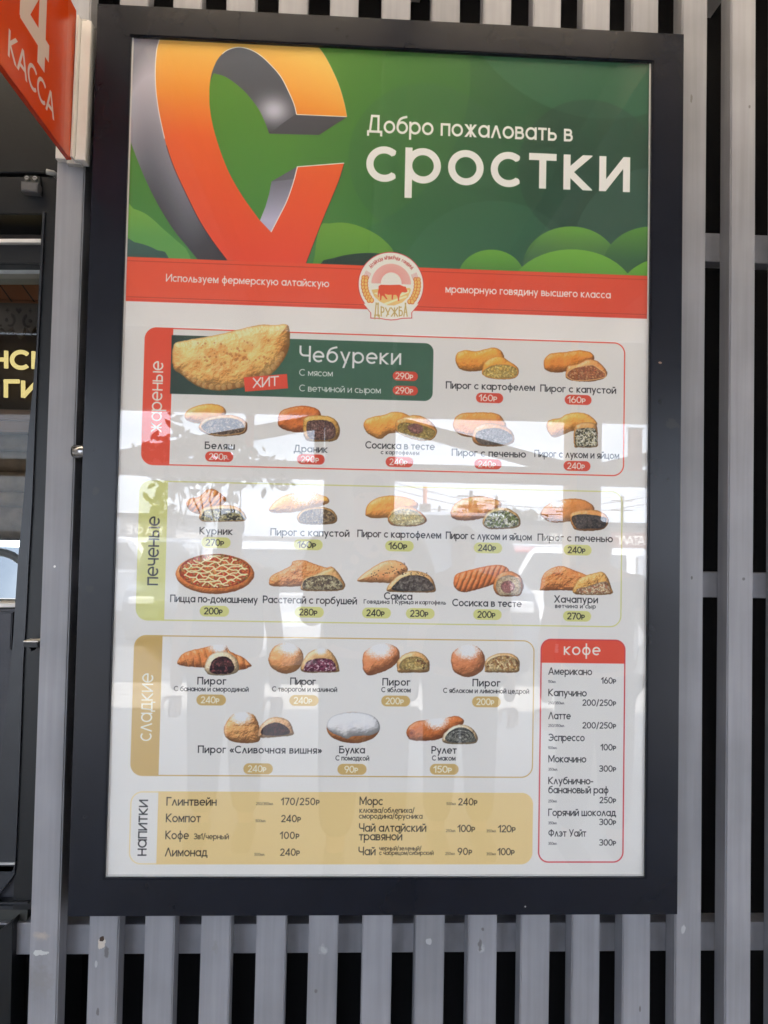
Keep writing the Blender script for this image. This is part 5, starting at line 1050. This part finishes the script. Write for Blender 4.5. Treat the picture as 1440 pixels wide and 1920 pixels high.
# ============================================================ the people standing at the board (mirrored only)
skin = mat('skin', (.52, .30, .21), .5); hairm = mat('dark hair', (.02, .015, .012), .6)
def figure(px, d, h, shirt, trs, label, pose='stand', face=0):
    base = mir(px, 1010, d); X = base.x; Y = -d; t = thing('person', label, 'person', (X, Y, .12))
    def skinmesh(nm, pts, edges, rad, m):
        me = bpy.data.meshes.new(nm); me.from_pydata(pts, edges, []); o = bpy.data.objects.new(nm, me); COL.objects.link(o)
        md = o.modifiers.new('s', 'SKIN'); md.use_smooth_shade = True; ms = o.modifiers.new('u', 'SUBSURF'); ms.levels = 2; ms.render_levels = 2
        for v, r in zip(me.skin_vertices[0].data, rad): v.radius = r if isinstance(r, tuple) else (r, r)
        me.skin_vertices[0].data[0].use_root = True; me.materials.append(m)
        dg = bpy.context.evaluated_depsgraph_get(); dg.update(); nm_ = bpy.data.meshes.new_from_object(o.evaluated_get(dg)); bpy.data.objects.remove(o); nm_.name = nm
        if not nm_.materials: nm_.materials.append(m)
        o2 = obj(nm, nm_, None, t); smoothen(o2); return o2
    s = h/1.75; z = lambda v: .12+v*s
    hands = {'phone': ((-.05+X*0, .52, 1.42), (.09, .50, 1.42)), 'stand': ((-.27, .04, .80), (.27, .04, .80)), 'point': ((-.27, .04, .80), (.30, .36, 1.30))}[pose]
    elb = {'phone': ((-.25, .22, 1.12), (.27, .22, 1.12)), 'stand': ((-.26, -.02, 1.10), (.26, -.02, 1.10)), 'point': ((-.26, -.02, 1.10), (.30, .10, 1.14))}[pose]
    Pt = lambda p: (X+p[0]*s, Y+p[1]*s, z(p[2]))
    pts = [(0, 0, .95), (0, 0, 1.12), (0, 0, 1.32), (0, .0, 1.46), (0, .02, 1.54), (0, .03, 1.60), (0, .035, 1.70), (-.19, 0, 1.43), elb[0], hands[0], (.19, 0, 1.43), elb[1], hands[1], (-.10, 0, .88), (-.11, .01, .48), (-.12, -.02, .08), (-.13, .10, .03), (.10, 0, .88), (.11, .01, .48), (.12, -.02, .08), (.13, .10, .03)]
    ed = [(0, 1), (1, 2), (2, 3), (3, 4), (4, 5), (5, 6), (3, 7), (7, 8), (8, 9), (3, 10), (10, 11), (11, 12), (0, 13), (13, 14), (14, 15), (15, 16), (0, 17), (17, 18), (18, 19), (19, 20)]
    rd = [(.17, .12), (.16, .12), (.17, .12), (.11, .09), .058, (.08, .09), (.078, .092), .07, .05, .032, .07, .05, .032, .1, .065, .045, .035, .1, .065, .045, .035]
    bd = skinmesh('body', [Pt(p) for p in pts], ed, [tuple(np.array(r if isinstance(r, tuple) else (r, r))*s) for r in rd], skin)
    skinmesh('shirt', [Pt(p) for p in ((0, 0, .93), (0, 0, 1.12), (0, 0, 1.32), (0, 0, 1.45), (-.2, 0, 1.42), tuple((np.array((-.2, 0, 1.42))+np.array(elb[0]))/2), (.2, 0, 1.42), tuple((np.array((.2, 0, 1.42))+np.array(elb[1]))/2))], [(0, 1), (1, 2), (2, 3), (3, 4), (4, 5), (3, 6), (6, 7)], [tuple(np.array(r)*s) for r in ((.225, .16), (.21, .155), (.215, .15), (.125, .1), (.095, .095), (.082, .082), (.095, .095), (.082, .082))], shirt)
    skinmesh('trousers', [Pt(p) for p in ((0, 0, .96), (-.1, 0, .88), (-.11, .01, .48), (-.12, -.02, .12), (.1, 0, .88), (.11, .01, .48), (.12, -.02, .12))], [(0, 1), (1, 2), (2, 3), (0, 4), (4, 5), (5, 6)], [tuple(np.array(r)*s) for r in ((.2, .145), (.13, .13), (.1, .1), (.082, .082), (.13, .13), (.1, .1), (.082, .082))], trs)
    skinmesh('hair', [Pt(p) for p in ((0, -.02, 1.63), (0, -.01, 1.72), (0, .02, 1.76))], [(0, 1), (1, 2)], [tuple(np.array(r)*s) for r in ((.08, .08), (.085, .09), (.07, .07))], hairm)
    for sx, hd, eb in ((-1, hands[0], elb[0]), (1, hands[1], elb[1])):
        dr = Vector(hd)-Vector(eb); dr.normalize(); sd_ = dr.cross(Vector((0, 1, .2))).normalized()
        fp, fe, fr_ = [Pt(hd)], [], [.03*s]
        for k in range(5):
            o_ = (k-2)*.018; ln = (.05, .085, .09, .083, .068)[k]; p1 = Vector(hd)+dr*.05+sd_*o_*(1.6 if k == 0 else 1); p2 = p1+dr*ln*.5+Vector((0, .01, 0)); p3 = p2+dr*ln*.45+Vector((-sx*.01, .02, 0))
            n0 = len(fp); fp += [Pt(p1), Pt(p2), Pt(p3)]; fe += [(0, n0), (n0, n0+1), (n0+1, n0+2)]; fr_ += [.011*s, .009*s, .008*s]
        h_ = skinmesh('hand', fp, fe, fr_, skin)
    for sx in (-1, 1): obj('shoe', boxm(X+sx*.125*s-.045, Y-.07, .12, X+sx*.125*s+.045, Y+.2, .12+.085, bev=.03, seg=3), tyre, t)
    hc = Vector(Pt((0, .03, 1.66)))
    for sx in (-1, 1): obj('eye', boxm(hc.x+sx*.032-.012, hc.y+.083, hc.z-.005, hc.x+sx*.032+.012, hc.y+.092, hc.z+.005, bev=.003), hairm, t)
    obj('nose', tubem([hc+Vector((0, .08, 0)), hc+Vector((0, .112, -.04))], .007, 8, .014), skin, t)
    obj('mouth', boxm(hc.x-.025, hc.y+.07, hc.z-.072, hc.x+.025, hc.y+.088, hc.z-.064, bev=.002), mat('lips', (.4, .14, .12), .5), t)
    return t
sh1 = mat('black tee shirt', (.02, .02, .024), .9); sh2 = mat('grey tee shirt', (.12, .12, .13), .9); jn = mat('dark jeans', (.025, .03, .05), .9)
figure(690, 2.02, 1.74, sh1, jn, 'person in a black tee shirt holding up a phone behind the viewer', 'phone')
figure(868, 2.25, 1.52, sh2, jn, 'person in a grey tee shirt standing beside the photographer')
figure(1118, 2.15, 1.56, sh1, jn, 'person in a black tee shirt at the right end of the group', 'point')
figure(432, 2.35, 1.56, sh2, jn, 'person in a grey tee shirt at the left end of the group')
ph = thing('phone', 'dark phone held up by the photographer just behind the viewpoint', 'phone', (CAM_POS[0]+.02, -1.50, 1.55))
obj('case', boxm(CAM_POS[0]-.02, -1.512, 1.47, CAM_POS[0]+.06, -1.503, 1.58, bev=.004), sh1, ph); obj('screen', boxm(CAM_POS[0]-.017, -1.5135, 1.475, CAM_POS[0]+.057, -1.5125, 1.575), cg, ph)
